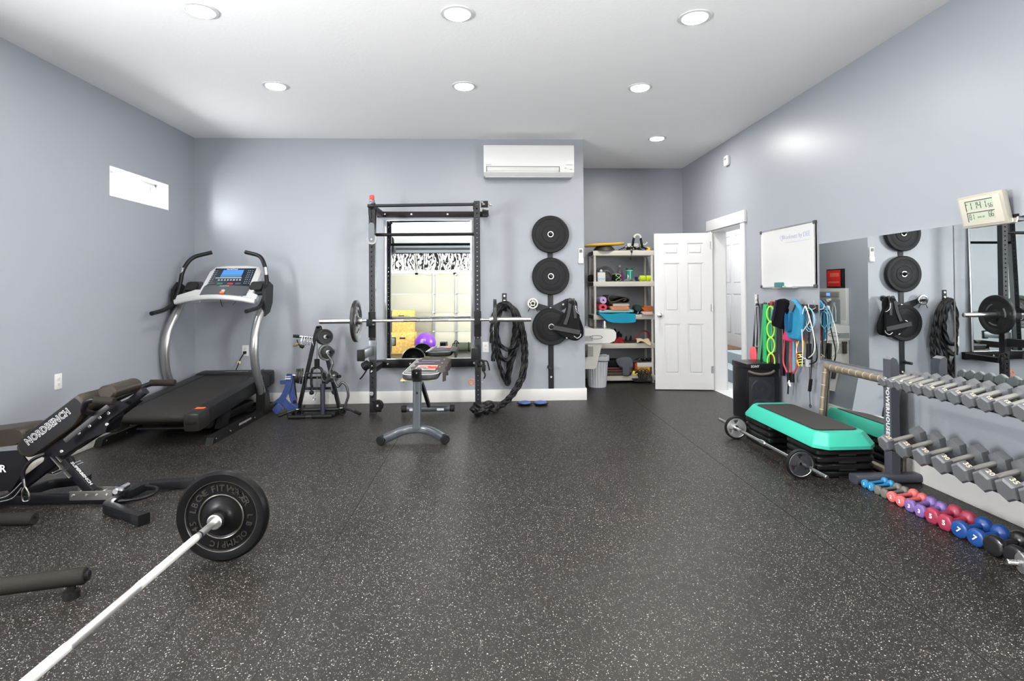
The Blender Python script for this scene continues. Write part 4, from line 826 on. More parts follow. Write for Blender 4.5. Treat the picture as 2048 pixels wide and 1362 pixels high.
# fourth shelf
z = on(SZ[3])
k = thing('black_gloves', 'pair of black padded gloves standing behind the drinking fountain', 'gloves', (1.72, 7.56, z)); b = MB()
for x, h, t_ in ((-.03, .17, -.2), (.0, .19, .15), (.045, .16, .35), (.07, .13, .5)): b.ball((x, 0, h * .55), .034, (.9, .8, h / .068), 16, Matrix.Rotation(t_, 3, 'Y'))
b.build('padded_fingers', FABRIC, k)
k = thing('red_strap', 'bright red knotted strap on the fourth shelf beside the black gloves', 'strap', (1.79, 7.53, z)); MB().strap([(-.08, 0, .008), (-.03, -.01, .03), (.0, .0, .07), (.03, 0, .045), (.06, .02, .02), (.1, .02, .008)], .034, .008, (0, 1, 0), 5).strap([(-.05, 0, .055), (0, -.01, .03), (.05, -.02, .01)], .03, .008, (0, 1, 0), 4).build('webbing', mat('red_fabric', srgb(175, 25, 40), .8), k)
k = thing('resistance_tube', 'dark red resistance tube looped upright at the right of the fourth shelf', 'resistance tube', (2.10, 7.62, z)); MB().tube([(-.12, .0, .03), (-.06, 0, .08), (.02, 0, .145), (.08, 0, .15), (.12, 0, .10), (.10, 0, .04), (.07, 0, .015)], .010, smooth=6).build('tube', mat('dark_red_tube', srgb(130, 15, 40), .35), k)
k = thing('black_shoes', 'pair of worn black sandals in the middle of the fourth shelf', 'sandals', (1.98, 7.56, z)); b = MB()
for x, y in ((-.05, 0), (.03, .06)): puff(b, smooth_poly([(-.12, -.03), (.0, -.04), (.1, -.03), (.12, .01), (.05, .04), (-.1, .035)], 3), (x, y, .016), (1, 0, 0), (0, 1, 0), .03); b.strap([(x - .05, y - .04, .02), (x - .04, y, .07), (x - .05, y + .04, .02)], .05, .008, (1, 0, 0), 4)
b.build('sandal_sole', mat('brown_black', (.03, .022, .018), .7), k)
k = thing('tan_cloth', 'crumpled tan cloth at the front right of the fourth shelf', 'cloth', (2.10, 7.50, z))
MB().sheet(lambda u, v: (-.09 + .19 * u, -.03 + .14 * v, .035 + .03 * math.sin(u * 5 + v * 3) * (1 - v * .4) - (.035 if v < .06 else 0)), 18, 12, .007).build('cloth', mat('tan_fabric', srgb(215, 190, 155), .9), k)
# bottom shelf
z = on(SZ[4])
k = thing('folded_mat', 'stack of dark brown folded mats at the left of the bottom shelf', 'mat', (1.72, 7.66, z)); MB().slab((0, 0, 0), (.22, 0, 0), (0, .17, 0), (0, 0, .045), .02, .012).build('lower_fold', mat('brown_foam', (.06, .045, .035), .7), k)
MB().slab((-.03, 0, .047), (.15, 0, 0), (0, .16, 0), (0, 0, .03), .02, .012).slab((-.05, 0, .079), (.12, 0, 0), (0, .15, 0), (0, 0, .03), .02, .012).build('upper_fold', mat('maroon_foam', (.09, .03, .025), .7), k); MB().slab((-.02, .01, .111), (.15, 0, 0), (0, .15, 0), (0, 0, .09), .04, .03).build('black_bundle', FABRIC, k)
k = thing('knee_sleeve', 'grey neoprene sleeve leaning out over the middle of the bottom shelf', 'knee sleeve', (1.85, 7.50, z))
b = MB(); puff(b, smooth_poly([(-.12, .22), (.02, .25), (.10, .22), (.11, .12), (.06, .08), (.05, .0), (-.04, .01), (-.04, .10), (-.09, .13)], 3), (0, -.02, 0), (1, 0, 0), (0, .15, 1), .05); b.build('sleeve_body', mat('slate_neoprene', (.10, .11, .13), .85), k)
k = thing('exercise_box', 'yellow and white cardboard box with dark lettering on the bottom shelf', 'box', (2.12, 7.58, z))
MB().b2((-.125, -.06, 0), (.125, .10, .165), .003).build('carton', mat('amber_card', srgb(212, 168, 75), .6), k); MB().b2((-.095, -.0615, .115), (.126, .08, .166), .001).build('white_band', WHITE, k)
MB().text('CARDIO', (-.02, -.0612, .09), (1, 0, 0), (0, 0, 1), .034, .001, .001).box((.095, -.0608, .06), (.035, .002, .095)).build('lettering', mat('label_brown', (.06, .035, .03), .6), k); MB().b2((-.1258, -.0605, .0), (-.09, .05, .165)).build('red_side', mat('red_orange_card', srgb(175, 70, 35), .6), k)
k = thing('clip_on_pedals', 'black straps with silver buckles piled on the yellow box', 'straps', (2.11, 7.60, z + .1665)); b = MB()
for i in range(6): b.strap([(-.13 + .03 * i, -.03, .006), (-.09 + .035 * i, -.04, .045 + .01 * (i % 2)), (-.03 + .03 * i, .0, .05), (.02 + .02 * i, .03, .008)], .03, .005, (0, 0, 1), 4)
b.build('webbing', mat('glossy_black', (.015, .014, .012), .25), k); b = MB()
for x in (-.04, .03, .09): b.box((x, -.045, .05), (.02, .006, .012), .002)
b.build('buckle', BOLT, k)
k = thing('cable_bundle', 'black cable bundle with a yellow tag spilling over the edge of the bottom shelf', 'cables', (2.03, 7.47, z)); b = MB(); random.seed(11)
for i in range(12):
    r_ = .03 + .008 * (i % 5); x0 = -.07 + .016 * i; b.tube([(x0 - .05, .01 - .003 * i, .03), (x0, -.015, .05 + .02 * (i % 3)), (x0 + .05, -.02, .015), (x0 + .07, -.022, -.05 - .006 * (i % 4)), (x0 + .02, -.03, -.075), (x0 - .03, -.02, -.03)], .006, seg=8, smooth=4)
b.build('cable', mat('glossy_black', (.015, .014, .012), .25), k); MB().box((-.08, -.04, .05), (.03, .004, .045), .001, rot=Matrix.Rotation(.4, 3, 'Y')).box((-.05, -.045, .03), (.05, .004, .012), .001, rot=Matrix.Rotation(-.3, 3, 'Y')).build('yellow_tag', mat('yellow_tag', srgb(230, 215, 70), .5), k)

# ---------------------------------------------------------------- bin
bi = thing('trash_bin', 'ribbed white plastic bin with a liner under the drinking fountain', 'bin', (1.425, 7.27, 0))
b = MB(); n = 144; prof = [(.112, 0), (.116, .012), (.142, .355), (.150, .362), (.152, .395), (.146, .40), (.138, .395), (.105, .02)]; rs = []
for r_, zz in prof:
    amp = .0022 if .01 < zz < .36 and r_ > .11 and zz != .02 else 0
    rs.append([b._v((math.cos(2 * PI * i / n) * (r_ + amp * (1 if (i // 3) % 2 else -1)), math.sin(2 * PI * i / n) * (r_ + amp * (1 if (i // 3) % 2 else -1)), zz)) for i in range(n)])
b.skin(rs); b.build('bin_body', mat('bin_white', srgb(232, 234, 242), .45), bi)
b = MB(); n = 60; rs = []
for q, (r_, zz) in enumerate(((.130, .25), (.136, .36), (.146, .408), (.157, .405), (.158, .36), (.155, .345))):
    rs.append([b._v((math.cos(2 * PI * i / n) * (r_ + .002 * math.sin(i * 1.7)), math.sin(2 * PI * i / n) * (r_ + .002 * math.sin(i * 1.7)), zz + .006 * math.sin(i * .9 + q))) for i in range(n)])
b.skin(rs, cap=False); b.build('liner', mat('liner_white', srgb(225, 225, 228), .5), bi); MB().tube([(math.cos(a) * .158, math.sin(a) * .158, .345 + .004 * math.sin(3 * a)) for a in [2 * PI * i / 40 for i in range(40)]], .004, closed=True).build('drawstring', mat('dark_string', (.04, .05, .08), .6), bi)

# ---------------------------------------------------------------- drinking fountain on the alcove side wall
df = thing('drinking_fountain', 'light grey wall-mounted drinking fountain with bottle filler at the alcove edge', 'drinking fountain', (XE, 7.03, .3))
FG = mat('fountain_grey', srgb(198, 198, 196), .35, metal=.15); FD = mat('fountain_dark', (.10, .10, .10), .4)
b = MB(); prof = rrect(.5, .5, .1)
b.prism([(0, .615), (.36, .615), (.425, .64), (.445, .68), (.445, .74), (.42, .775), (.05, .80), (0, .80)], (XE + .001, 6.75, 0), (1, 0, 0), (0, 0, 1), -.56); wbuild(b, 'basin', FG, df)
b = MB().b2((XE + .06, 6.80, .775), (XE + .38, 7.26, .792), .02); wbuild(b, 'basin_bowl', mat('bowl_steel', (.55, .55, .55), .2, metal=1), df)
b = MB().prism([(0, .30), (.17, .30), (.20, .31), (.275, .60), (.275, .617), (0, .617)], (XE + .001, 6.77, 0), (1, 0, 0), (0, 0, 1), -.32); wbuild(b, 'lower_cabinet', mat('fountain_body', srgb(190, 188, 180), .45), df)
g = MB()
for i in range(9): g.b2((XE + .02, 6.764, .455 + .014 * i), (XE + .165, 6.771, .462 + .014 * i))
for i in range(6): g.b2((XE + .01, 6.744, .645 + .011 * i), (XE + .16, 6.751, .650 + .011 * i))
wbuild(g, 'vent_louvers', mat('louver_grey', (.22, .22, .22), .5), df)
wbuild(MB().tube([(XE + .20 + .075 * math.cos(a), 6.748, .69 + .022 * math.sin(a)) for a in [2 * PI * i / 28 for i in range(28)]], .003, closed=True), 'push_bar_outline', FD, df)
wbuild(MB().b2((XE + .055, 6.725, .45), (XE + .090, 6.764, .59), .008).b2((XE + .04, 6.735, .57), (XE + .095, 6.764, .60), .006), 'push_lever', mat('dark_brown_plastic', (.035, .02, .018), .4), df)
wbuild(MB().lathe([(0, 0), (.025, 0), (.028, .02), (.018, .05), (.022, .07), (.014, .09), (0, .095)], (XE + .325, 6.86, .79), seg=24), 'bubbler', CHROME, df)
f = wbuild(MB().b2((XE, 6.75, .80), (XE + .045, 7.31, 1.262), .008), 'bottle_filler', FG, df)
wbuild(MB().b2((XE + .043, 6.86, .81), (XE + .047, 7.30, 1.12), .002), 'filler_recess', mat('recess_grey', (.20, .22, .23), .4), f)
wbuild(MB().b2((XE + .044, 6.87, 1.15), (XE + .062, 7.29, 1.22), .015), 'display_bar', mat('display_bar_grey', (.22, .21, .20), .4), f)
wbuild(MB().b2((XE + .060, 7.04, 1.165), (XE + .064, 7.12, 1.205), .001), 'blue_display', mat('blue_lcd', (.05, .15, .4), .3, emit=((.25, .5, 1), .6)), f)
wbuild(MB().cyl((XE + .07, 7.07, 1.12), (XE + .07, 7.07, 1.09), .016, seg=16).b2((XE + .044, 7.04, 1.10), (XE + .08, 7.10, 1.13), .006), 'spout', PLASTICW, f)
wbuild(MB().tube([(XE + .049, 6.98 + y_, .84 + z_) for y_, z_ in ((-.035, 0), (.035, 0), (.035, .14), (.022, .19), (.012, .20), (.012, .24), (-.012, .24), (-.012, .20), (-.022, .19), (-.035, .14))], .004, seg=6, closed=True), 'bottle_symbol', WHITE, f)
wbuild(MB().b2((XE + .02, 6.752, .83), (XE + .046, 6.85, .86), .002), 'white_label', WHITE, f)
sg = thing('red_sign', 'small red framed sign on the alcove wall above the drinking fountain', 'sign', (XE, 6.99, 1.39), PI / 2)
MB().b2((-.165, -.035, -.12), (.165, -.001, .12), .003).build('black_frame', BLACKM, sg); MB().b2((-.125, -.0375, -.105), (.15, -.034, .105), .001).build('red_panel', mat('sign_red', srgb(190, 25, 15), .4), sg)
MB().b2((-.10, -.0385, .02), (.09, -.0372, .07), .0005).b2((-.10, -.0385, -.06), (.12, -.0372, -.04), .0005).build('pale_print', mat('sign_pink', srgb(215, 85, 70), .4), sg)

# ---------------------------------------------------------------- right wall: whiteboard
wbd = thing('whiteboard', 'wide whiteboard in a thin silver frame on the right wall by the doorway', 'whiteboard', (XR, 5.122, 1.56), -PI / 2)   # local x runs toward the viewer
hw_, hh = .478, .287
MB().b2((-hw_, -.016, -hh), (hw_, -.001, hh)).build('board', mat('board_white', (.60, .605, .61), .15, coat=.4), wbd)
b = MB(); e = .012
for lo, hi in (((-hw_, -.020, -hh), (hw_, -.001, -hh + e)), ((-hw_, -.020, hh - e), (hw_, -.001, hh)), ((-hw_, -.020, -hh), (-hw_ + e, -.001, hh)), ((hw_ - e, -.020, -hh), (hw_, -.001, hh))): b.b2(lo, hi, .002)
b.build('frame', mat('aluminium', (.6, .6, .6), .3, metal=.9), wbd)
for sx in (-1, 1):
    for sz in (-1, 1): MB().box((sx * (hw_ - .012), -.012, sz * (hh - .012)), (.03, .026, .03), .004).build('corner_cap', mat('corner_grey', (.06, .065, .07), .5), wbd)
MB().b2((-.16, -.065, -hh - .006), (.19, -.002, -hh + .003), .003).build('pen_tray', mat('aluminium', (.6, .6, .6), .3, metal=.9), wbd)
b = MB().text('Workouts by DEE', (.17, -.0168, .185), (1, 0, .0), (0, 0, 1), .062, .0005, -.0008); b.box((.19, -.0166, .135), (.40, .0006, .002))
b.tube([(-.07 + x_ * .03, -.0166, .185 + z_ * .03) for x_, z_ in ((0, -1), (-.8, 0), (-.6, .8), (0, .4), (.6, .8), (.8, 0))], .0009, seg=4, closed=True); b.build('handwriting', mat('marker_violet', srgb(135, 140, 190), .6), wbd)
er = thing('board_eraser', 'teal whiteboard eraser sitting on the board tray', 'eraser', (XR - .035, 5.21, 1.277)); MB().b2((-.022, -.055, 0), (.022, .055, .048), .006).build('teal_body', mat('teal_plastic', srgb(60, 115, 115), .5), er); MB().b2((.0225, -.053, .004), (.026, .053, .044), .001).build('felt', mat('grey_felt', (.2, .2, .2), .95), er)
for i, (y_, c_, lb) in enumerate(((5.09, (235, 235, 235), 'white-capped marker on the whiteboard tray nearest the eraser'), (5.06, (90, 170, 190), 'blue-green marker in the middle of the whiteboard tray'), (5.02, (150, 190, 90), 'green marker at the near end of the whiteboard tray'))):
    k = thing('marker', lb, 'marker', (XR - .030 - .009 * i, y_, 1.284), group='markers on the board tray'); MB().cyl((0, -.055, 0), (0, .03, 0), .006, seg=12, bev=.001).build('barrel', PLASTICW, k); MB().cyl((0, .03, 0), (0, .06, 0), .0065, seg=12, bev=.001).build('cap', mat('cap_%d' % i, srgb(*c_), .4), k)
sw = thing('switch_plate', 'polished chrome double switch plate beside the door casing', 'switch plate', (XR, 5.725, 1.145), -PI / 2)
MB().b2((-.045, -.006, -.062), (.045, -.0, .062), .002).build('cover_plate', CHROME, sw)
for s in (-1, 1): MB().box((0, -.010, s * .024), (.014, .012, .026), .003).build('switch_toggle', WHITE, sw)

# ---------------------------------------------------------------- bands on the hook rail
hr = thing('hook_rail', 'dark wooden hook rail holding exercise bands on the right wall', 'hook rail', (XR, 5.10, 1.10))
wbuild(MB().b2((XR - .018, 4.64, 1.065), (XR - .001, 5.56, 1.125), .003), 'rail_board', mat('dark_wood', (.035, .028, .024), .5), hr)
HY = [5.50, 5.345, 5.20, 5.02, 4.80, 4.65]
for y_ in HY: wbuild(MB().tube([(XR - .016, y_, 1.10), (XR - .05, y_, 1.085), (XR - .075, y_, 1.095), (XR - .080, y_, 1.13)], .0045, smooth=4).tube([(XR - .016, y_, 1.11), (XR - .03, y_, 1.13), (XR - .035, y_, 1.16)], .0035, smooth=4), 'hook', BOLT, hr)
def band(name, lb, col, pts, w, t, cat='resistance band', rough=.45, part='loop', X=None, sm=5, m=None):
    """pts: (y, z, x)"""
    P = [Vector((x, y_, z_)) for y_, z_, x in pts]; o = P[0].copy(); k = thing(name, lb, cat, o, group='bands on the hook rail')
    MB().strap([p - o for p in P], t, w, (0, 1, 0), smooth=sm).build(part, m or mat(name + '_' + lb.split()[0] + lb.split()[1], srgb(*col), rough), k); return k
def loopband(name, lb, col, yc, zt, zb, w, xo, spread=.03, rough=.45, lean=0, m=None):
    """a closed loop hanging from a hook: front and back strands"""
    x = XR - xo; o = Vector((x, yc, zt)); k = thing(name, lb, 'resistance band', o, group='bands on the hook rail')
    pts = [(.012, 0, -.01), (0, 0, .0), (-.012, 0, -.01), (-.014, spread * .3 + lean * .4, (zb - zt) * .5), (-.016, lean, zb - zt + .02), (-.004, lean, zb - zt), (.010, lean, zb - zt + .02), (.012, -spread * .3 + lean * .4, (zb - zt) * .5)]
    MB().strap(pts, .003, w, (0, 1, 0), smooth=6, closed=True).build('loop', m or mat('band_%d_%d_%d' % col, srgb(*col), rough), k); return k
loopband('resistance_band', 'black resistance band hanging left of the coral pad on the hook rail', (28, 28, 34), 5.56, 1.10, .45, .040, .075, lean=.10)
loopband('resistance_band', 'dark grey resistance band hanging on the first hook', (60, 64, 78), 5.49, 1.10, .46, .045, .060)
loopband('resistance_band', 'thin silver-grey strap on the first hook above the coral pad', (165, 168, 172), 5.535, 1.085, .68, .012, .095)
k = thing('coral_pad', 'coral pink foam grip pad hanging low at the left of the bands', 'grip pad', (XR - .11, 5.59, .60)); b = MB(); puff(b, smooth_poly([(-.07, .0), (-.055, .06), (0, .075), (.055, .05), (.06, -.06), (-.05, -.065)], 3), (0, 0, 0), (0, -1, 0), (0, 0, 1), .02); b.build('foam', mat('coral_foam', srgb(222, 88, 98), .6), k)
loopband('resistance_band', 'mid green resistance band, first of the green ones from the left', (62, 160, 100), 5.385, 1.095, .48, .034, .085, lean=.11)
loopband('resistance_band', 'wide bright green resistance band in the middle of the green group', (38, 170, 100), 5.325, 1.09, .48, .062, .105)
loopband('resistance_band', 'rust red resistance band behind the green ones', (140, 52, 38), 5.295, 1.125, .47, .045, .060)
loopband('resistance_band', 'pale green resistance band between the rust red one and the lime chain', (95, 170, 130), 5.255, 1.09, .66, .040, .075)
loopband('resistance_band', 'dark plum resistance band just right of the lime chain', (45, 30, 50), 5.12, 1.08, .46, .05, .055)
k = thing('lime_loop_band', 'lime green chain-loop stretch band hanging on the third hook', 'stretch band', (XR - .12, 5.215, 1.11), group='bands on the hook rail'); b = MB()
for i in range(4):
    zc = -.085 - .150 * i; b.tube([(.026 * math.cos(a), -.018 * math.cos(a), zc + .072 * math.sin(a)) for a in [2 * PI * j / 24 for j in range(24)]], .0075, seg=8, closed=True)
b.xf(Matrix.Shear('XY', 4, (0, 0)) if False else Matrix()).build('chain_loops', mat('lime_plastic', srgb(160, 225, 75), .45), k)
k = thing('lifting_belt', 'wide black padded lifting belt folded over the fourth hook', 'lifting belt', (XR - .155, 4.955, 1.03), group='bands on the hook rail')
b = MB(); puff(b, smooth_poly([(-.03, .14), (.11, .135), (.10, .02), (.05, -.09), (.025, -.13), (-.08, -.12), (-.14, -.10), (-.10, .03), (-.05, .12)], 3), (0, 0, 0), (0, -1, 0), (0, 0, 1), .05, .9); b.build('belt_padding', mat('black_plum_fabric', (.005, .004, .006), .9, bump=.3, bscale=300, spec=.1), k)
MB().strap([(-.028, .025, .13), (-.034, .06, .03), (-.034, .10, -.06)], .012, .02, (1, 0, 0), 4).build('purple_piping', mat('purple_trim', (.04, .02, .07), .7), k)
k = thing('blue_bag', 'bright blue cloth band bundle hanging over the fifth hook', 'cloth band', (XR - .115, 4.79, 1.0), group='bands on the hook rail'); TB = mat('bright_blue_cloth', srgb(38, 128, 165), .6, var=.12, vscale=14)
b = MB(); puff(b, smooth_poly([(-.05, .165), (-.005, .175), (.06, .13), (.115, .08), (.12, -.02), (.085, -.17), (.03, -.19), (-.11, -.175), (-.10, -.06), (-.09, .05)], 3), (0, 0, 0), (0, -1, 0), (0, 0, 1), .05, .9); b.build('cloth_bundle', TB, k)
MB().strap([(-.03, .055, .15), (-.04, .075, .02), (-.042, .07, -.09), (-.042, .045, -.12), (-.042, .015, -.09), (-.036, .0, .05)], .006, .035, (1, 0, 0), 5).build('front_loop', mat('deep_blue_cloth', srgb(24, 98, 138), .6), k)
MB().box((-.04, -.01, .11), (.008, .065, .09), .004, rot=Matrix.Rotation(.6, 3, 'X')).build('grey_label', mat('grey_label', (.12, .12, .13), .6), k)
k = thing('pink_band', 'hot pink flat band showing beneath the blue cloth', 'resistance band', (XR - .10, 4.90, .90), group='bands on the hook rail')
b = MB(); puff(b, smooth_poly([(-.04, .12), (.02, .11), (.03, -.05), (.12, -.07), (.115, -.10), (-.13, -.105), (-.10, -.03)], 3), (0, 0, 0), (0, -1, 0), (0, 0, 1), .02, .9); b.build('band', mat('hot_pink', srgb(225, 60, 115), .5), k)
x = XR - .075
for name, lb, col, tubes in (
    ('resistance_tube', 'soft red rubber tube loop hanging below the pink band', (190, 70, 78), [[(x, 5.03, .92), (x, 5.06, .72), (x, 5.075, .58), (x, 5.01, .495)], [(x + .01, 4.967, .90), (x + .01, 4.972, .50)], [(x, 4.86, .85), (x, 4.842, .62), (x, 4.89, .52), (x, 4.93, .498)]]),
    ('resistance_tube', 'light blue rubber tube hanging between the red tube strands', (105, 165, 200), [[(x + .02, 4.93, .90), (x + .02, 4.925, .51)], [(x + .03, 4.90, .90), (x + .03, 4.905, .55)]]),
    ('resistance_tube', 'yellow rubber tube hanging right of the red and blue tubes', (232, 190, 60), [[(x, 4.84, .90), (x, 4.850, .68), (x, 4.825, .60), (x, 4.80, .585)], [(x, 4.745, 1.0), (x, 4.742, .78), (x, 4.757, .70)]])):
    k = thing(name, lb, 'resistance tube', (x, 4.93, .9), group='bands on the hook rail'); b = MB()
    for t_ in tubes: b.tube([Vector(p) - Vector((x, 4.93, .9)) for p in t_], .008, seg=10, smooth=5)
    b.build('rubber_tube', mat('tube_%d_%d' % col[:2], srgb(*col), .4), k)
    if 'soft red' in lb:
        for y_, z_ in ((4.985, .47), (4.925, .48)): MB().cyl((0, y_ - 4.93, z_ - .9 + .03), (0, y_ - 4.93, z_ - .9 - .06), .017, seg=14, bev=.004).build('black_clip', RUBBER, k)
        MB().cyl((-.01, .055, -.47), (-.015, .02, -.52), .004, seg=8).cyl((-.01, .035, -.47), (-.015, .0, -.52), .004, seg=8).build('steel_carabiner', BOLT, k)
        MB().strap([(0, .055, -.46), (0, .07, -.55), (0, .075, -.60)], .004, .018, (0, 1, 0)).build('strap_tail', RUBBER, k)
k = thing('foam_grip', 'yellow and black ribbed foam handle hanging at the end of the yellow tube', 'handle', (XR - .095, 4.75, .655), rot=(-.25, 0, 0)); MB().cyl((0, 0, -.055), (0, 0, .055), .022, seg=20, bev=.005).build('yellow_core', mat('bright_yellow', srgb(225, 205, 60), .5), k)
b = MB()
for i in range(5): b.cyl((0, 0, -.05 + .022 * i), (0, 0, -.036 + .022 * i), .0235, seg=20)
b.build('black_ribs', RUBBER, k)
x = XR - .09
jr = thing('jump_rope', 'white and pale blue jump rope coiled over the last hook', 'jump rope', (x, 4.65, 1.11), group='ropes on the last hooks'); o = Vector((x, 4.65, 1.11))
W_ = [(4.654, 1.115), (4.583, 1.0), (4.696, .886), (4.792, .725), (4.723, .68), (4.627, .672), (4.518, .754), (4.542, .918), (4.639, 1.116)]
MB().tube([Vector((x - .02, a, c)) - o for a, c in W_], .0045, seg=8, smooth=8).tube([Vector((x - .03, a, c)) - o for a, c in ((4.64, 1.11), (4.686, .994), (4.677, .737), (4.688, .595))], .0045, seg=8, smooth=8).build('white_cord', PLASTICW, jr)
LB = mat('pale_blue_cord', srgb(135, 180, 205), .4); b = MB()
for q in range(3): b.tube([Vector((x + .012 * q, 4.63 + (.075 - .012 * q) * math.cos(a), 1.0 + (.10 - .015 * q) * math.sin(a))) - o for a in [2 * PI * i / 26 for i in range(26)]], .004, seg=8, closed=True)
b.build('blue_coil', LB, jr)
kr = thing('jump_rope', 'black jump rope with long handles hanging down the wall at the end of the rail', 'jump rope', (x, 4.62, 1.09), group='ropes on the last hooks'); o = Vector((x, 4.62, 1.09))
V_ = lambda a, c, d=0: Vector((x + d, a, c)) - o
MB().tube([V_(4.61, 1.083), V_(4.571, .916), V_(4.518, .754), V_(4.534, .661), V_(4.628, .624)], .005, seg=8, smooth=6).tube([V_(4.65, 1.09, .02), V_(4.665, .9, .02), V_(4.66, .7, .02)], .005, seg=8, smooth=6).tube([V_(4.63, 1.09, .01), V_(4.60, .85, .02), V_(4.63, .65, .02), V_(4.645, .50, .02)], .004, seg=8, smooth=6).tube([V_(4.70, .70, .04), V_(4.712, .58, .05), V_(4.716, .345, .05), V_(4.710, .262, .05)], .003, seg=8, smooth=6).tube([V_(4.710 + .012 * math.cos(a), .25 + .012 * math.sin(a), .05) for a in [2 * PI * i / 12 for i in range(12)]], .0035, seg=6, closed=True).build('black_cord', RUBBER, kr)
MB().cyl(V_(4.617, .80, -.01), V_(4.622, .665, -.01), .021, seg=16, bev=.005).build('upper_handle', RUBBER, kr); MB().cyl(V_(4.645, .495, .02), V_(4.668, .385, .02), .014, seg=16, bev=.004).build('lower_handle', RUBBER, kr)
k = thing('jump_rope', 'small red-handled jump rope tucked behind the white cord', 'jump rope', (x, 4.722, .92), group='ropes on the last hooks'); MB().cyl((0, .002, .0), (0, -.002, -.10), .013, seg=14, bev=.003).build('red_handle', mat('red_handle', srgb(190, 30, 40), .4), k); MB().tube([(0, .0, 0), (0, .03, .10), (0, .06, .18)], .003, smooth=4).build('cord', RUBBER, k)
k = thing('cable_grip', 'grey plastic exercise handle hanging beneath the black rope', 'handle', (XR - .06, 4.70, .64), group='ropes on the last hooks'); MB().cyl((0, -.0, .03), (.0, -.0, -.05), .022, seg=18, bev=.004).build('grey_grip', mat('light_grey_plastic', (.45, .45, .47), .4), k); MB().tube([(0, -.02, .02), (0, -.03, .12), (0, 0, .2)], .003, smooth=4).build('cord', RUBBER, k)

# ---------------------------------------------------------------- speaker tower
sk = thing('speaker_tower', 'tall black party speaker with a top handle behind the step platform', 'speaker', (2.615, 5.36, 0))
SPK = mat('speaker_black', (.008, .008, .010), .3, spec=.3); GRL = mat('speaker_grille', (.010, .011, .015), .55, bump=.5, bscale=1500)
MB().b2((-.165, -.16, 0), (.15, .16, .52), .02).b2((-.17, -.17, .50), (.155, .16, .555), .01).build('cabinet', SPK, sk)
MB().b2((-.15, -.172, .02), (.10, -.158, .43), .025).build('grille', GRL, sk)
b = MB()
for z_ in (.13, .31): b.lathe([(.095, 0), (.10, .004), (.09, .008), (.05, .002), (0, .006)], (-.03, -.168, z_), (0, -1, 0), 40)
b.build('driver_ring', mat('speaker_ring', (.02, .022, .03), .35), sk)
MB().tube([(-.15, -.162, .485), (-.10, -.172, .465), (-.02, -.175, .455), (.06, -.172, .465), (.10, -.162, .485)], .012, smooth=4, seg=10).build('handle_recess', mat('bronze_plastic', (.14, .12, .10), .3), sk)
MB().text('SONY', (-.09, -.1715, .528), (1, 0, 0), (0, 0, 1), .030, .001, .0008).build('lettering', WHITE, sk)

# ---------------------------------------------------------------- step platform
RB = mat('riser_black', (.006, .006, .0065), .30, spec=.28)
def riser(x, y, z, lb):
    t = thing('step_riser', lb, 'step riser', (x, y, z), group='black risers under the step')
    b = MB(); rs = []
    for zz, a in ((.0, .200), (.010, .208), (.030, .208), (.042, .200), (.049, .185)): rs.append(b.ring(Vector((0, 0, zz)), Vector((1, 0, 0)), Vector((0, 1, 0)), rrect(a, a, .055, 6)))
    b.skin(rs); b.build('block', RB, t)
    MB().b2((-.06, -.2095, .0), (.06, -.206, .012)).build('foot_notch', GROOVE, t)
ORD = ('bottom', 'second from the floor', 'third from the floor', 'top')
for i in range(4): riser(2.39, 3.84, .0495 * i, 'black plastic riser, %s of the stack nearer the dumbbell rack' % ORD[i])
for i in range(4): riser(2.39, 4.49, .0495 * i, 'black plastic riser, %s of the stack nearer the speaker' % ORD[i])
sd = thing('step_deck', 'teal aerobic step platform with a black ribbed top on stacked risers', 'step platform', (2.385, 4.155, .1985))
TEALP = mat('teal_plastic_step', srgb(55, 175, 152), .35)
b = MB(); rs = []
for zz, ax_, ay, cut in ((0, .215, .56, .07), (.022, .215, .56, .07), (.085, .178, .515, .06), (.097, .168, .505, .055)):
    pl_ = [(ax_, -ay + cut), (ax_, ay - cut), (ax_ - cut, ay), (-ax_ + cut, ay), (-ax_, ay - cut), (-ax_, -ay + cut), (-ax_ + cut, -ay), (ax_ - cut, -ay)]
    P = bend([(p[0], p[1], zz) for p in pl_ + pl_[:1]], .01, 2)[:-1]
    rs.append([b._v(p) for p in P])
b.skin(rs); b.build('teal_shell', TEALP, sd)
b = MB(); puff(b, rrect(.155, .435, .05), (0, 0, .099), (1, 0, 0), (0, 1, 0), .007, .985); mt_ = b.build('black_tread', mat('tread_black', (.022, .020, .018), .6, bump=.6, bscale=350), sd)

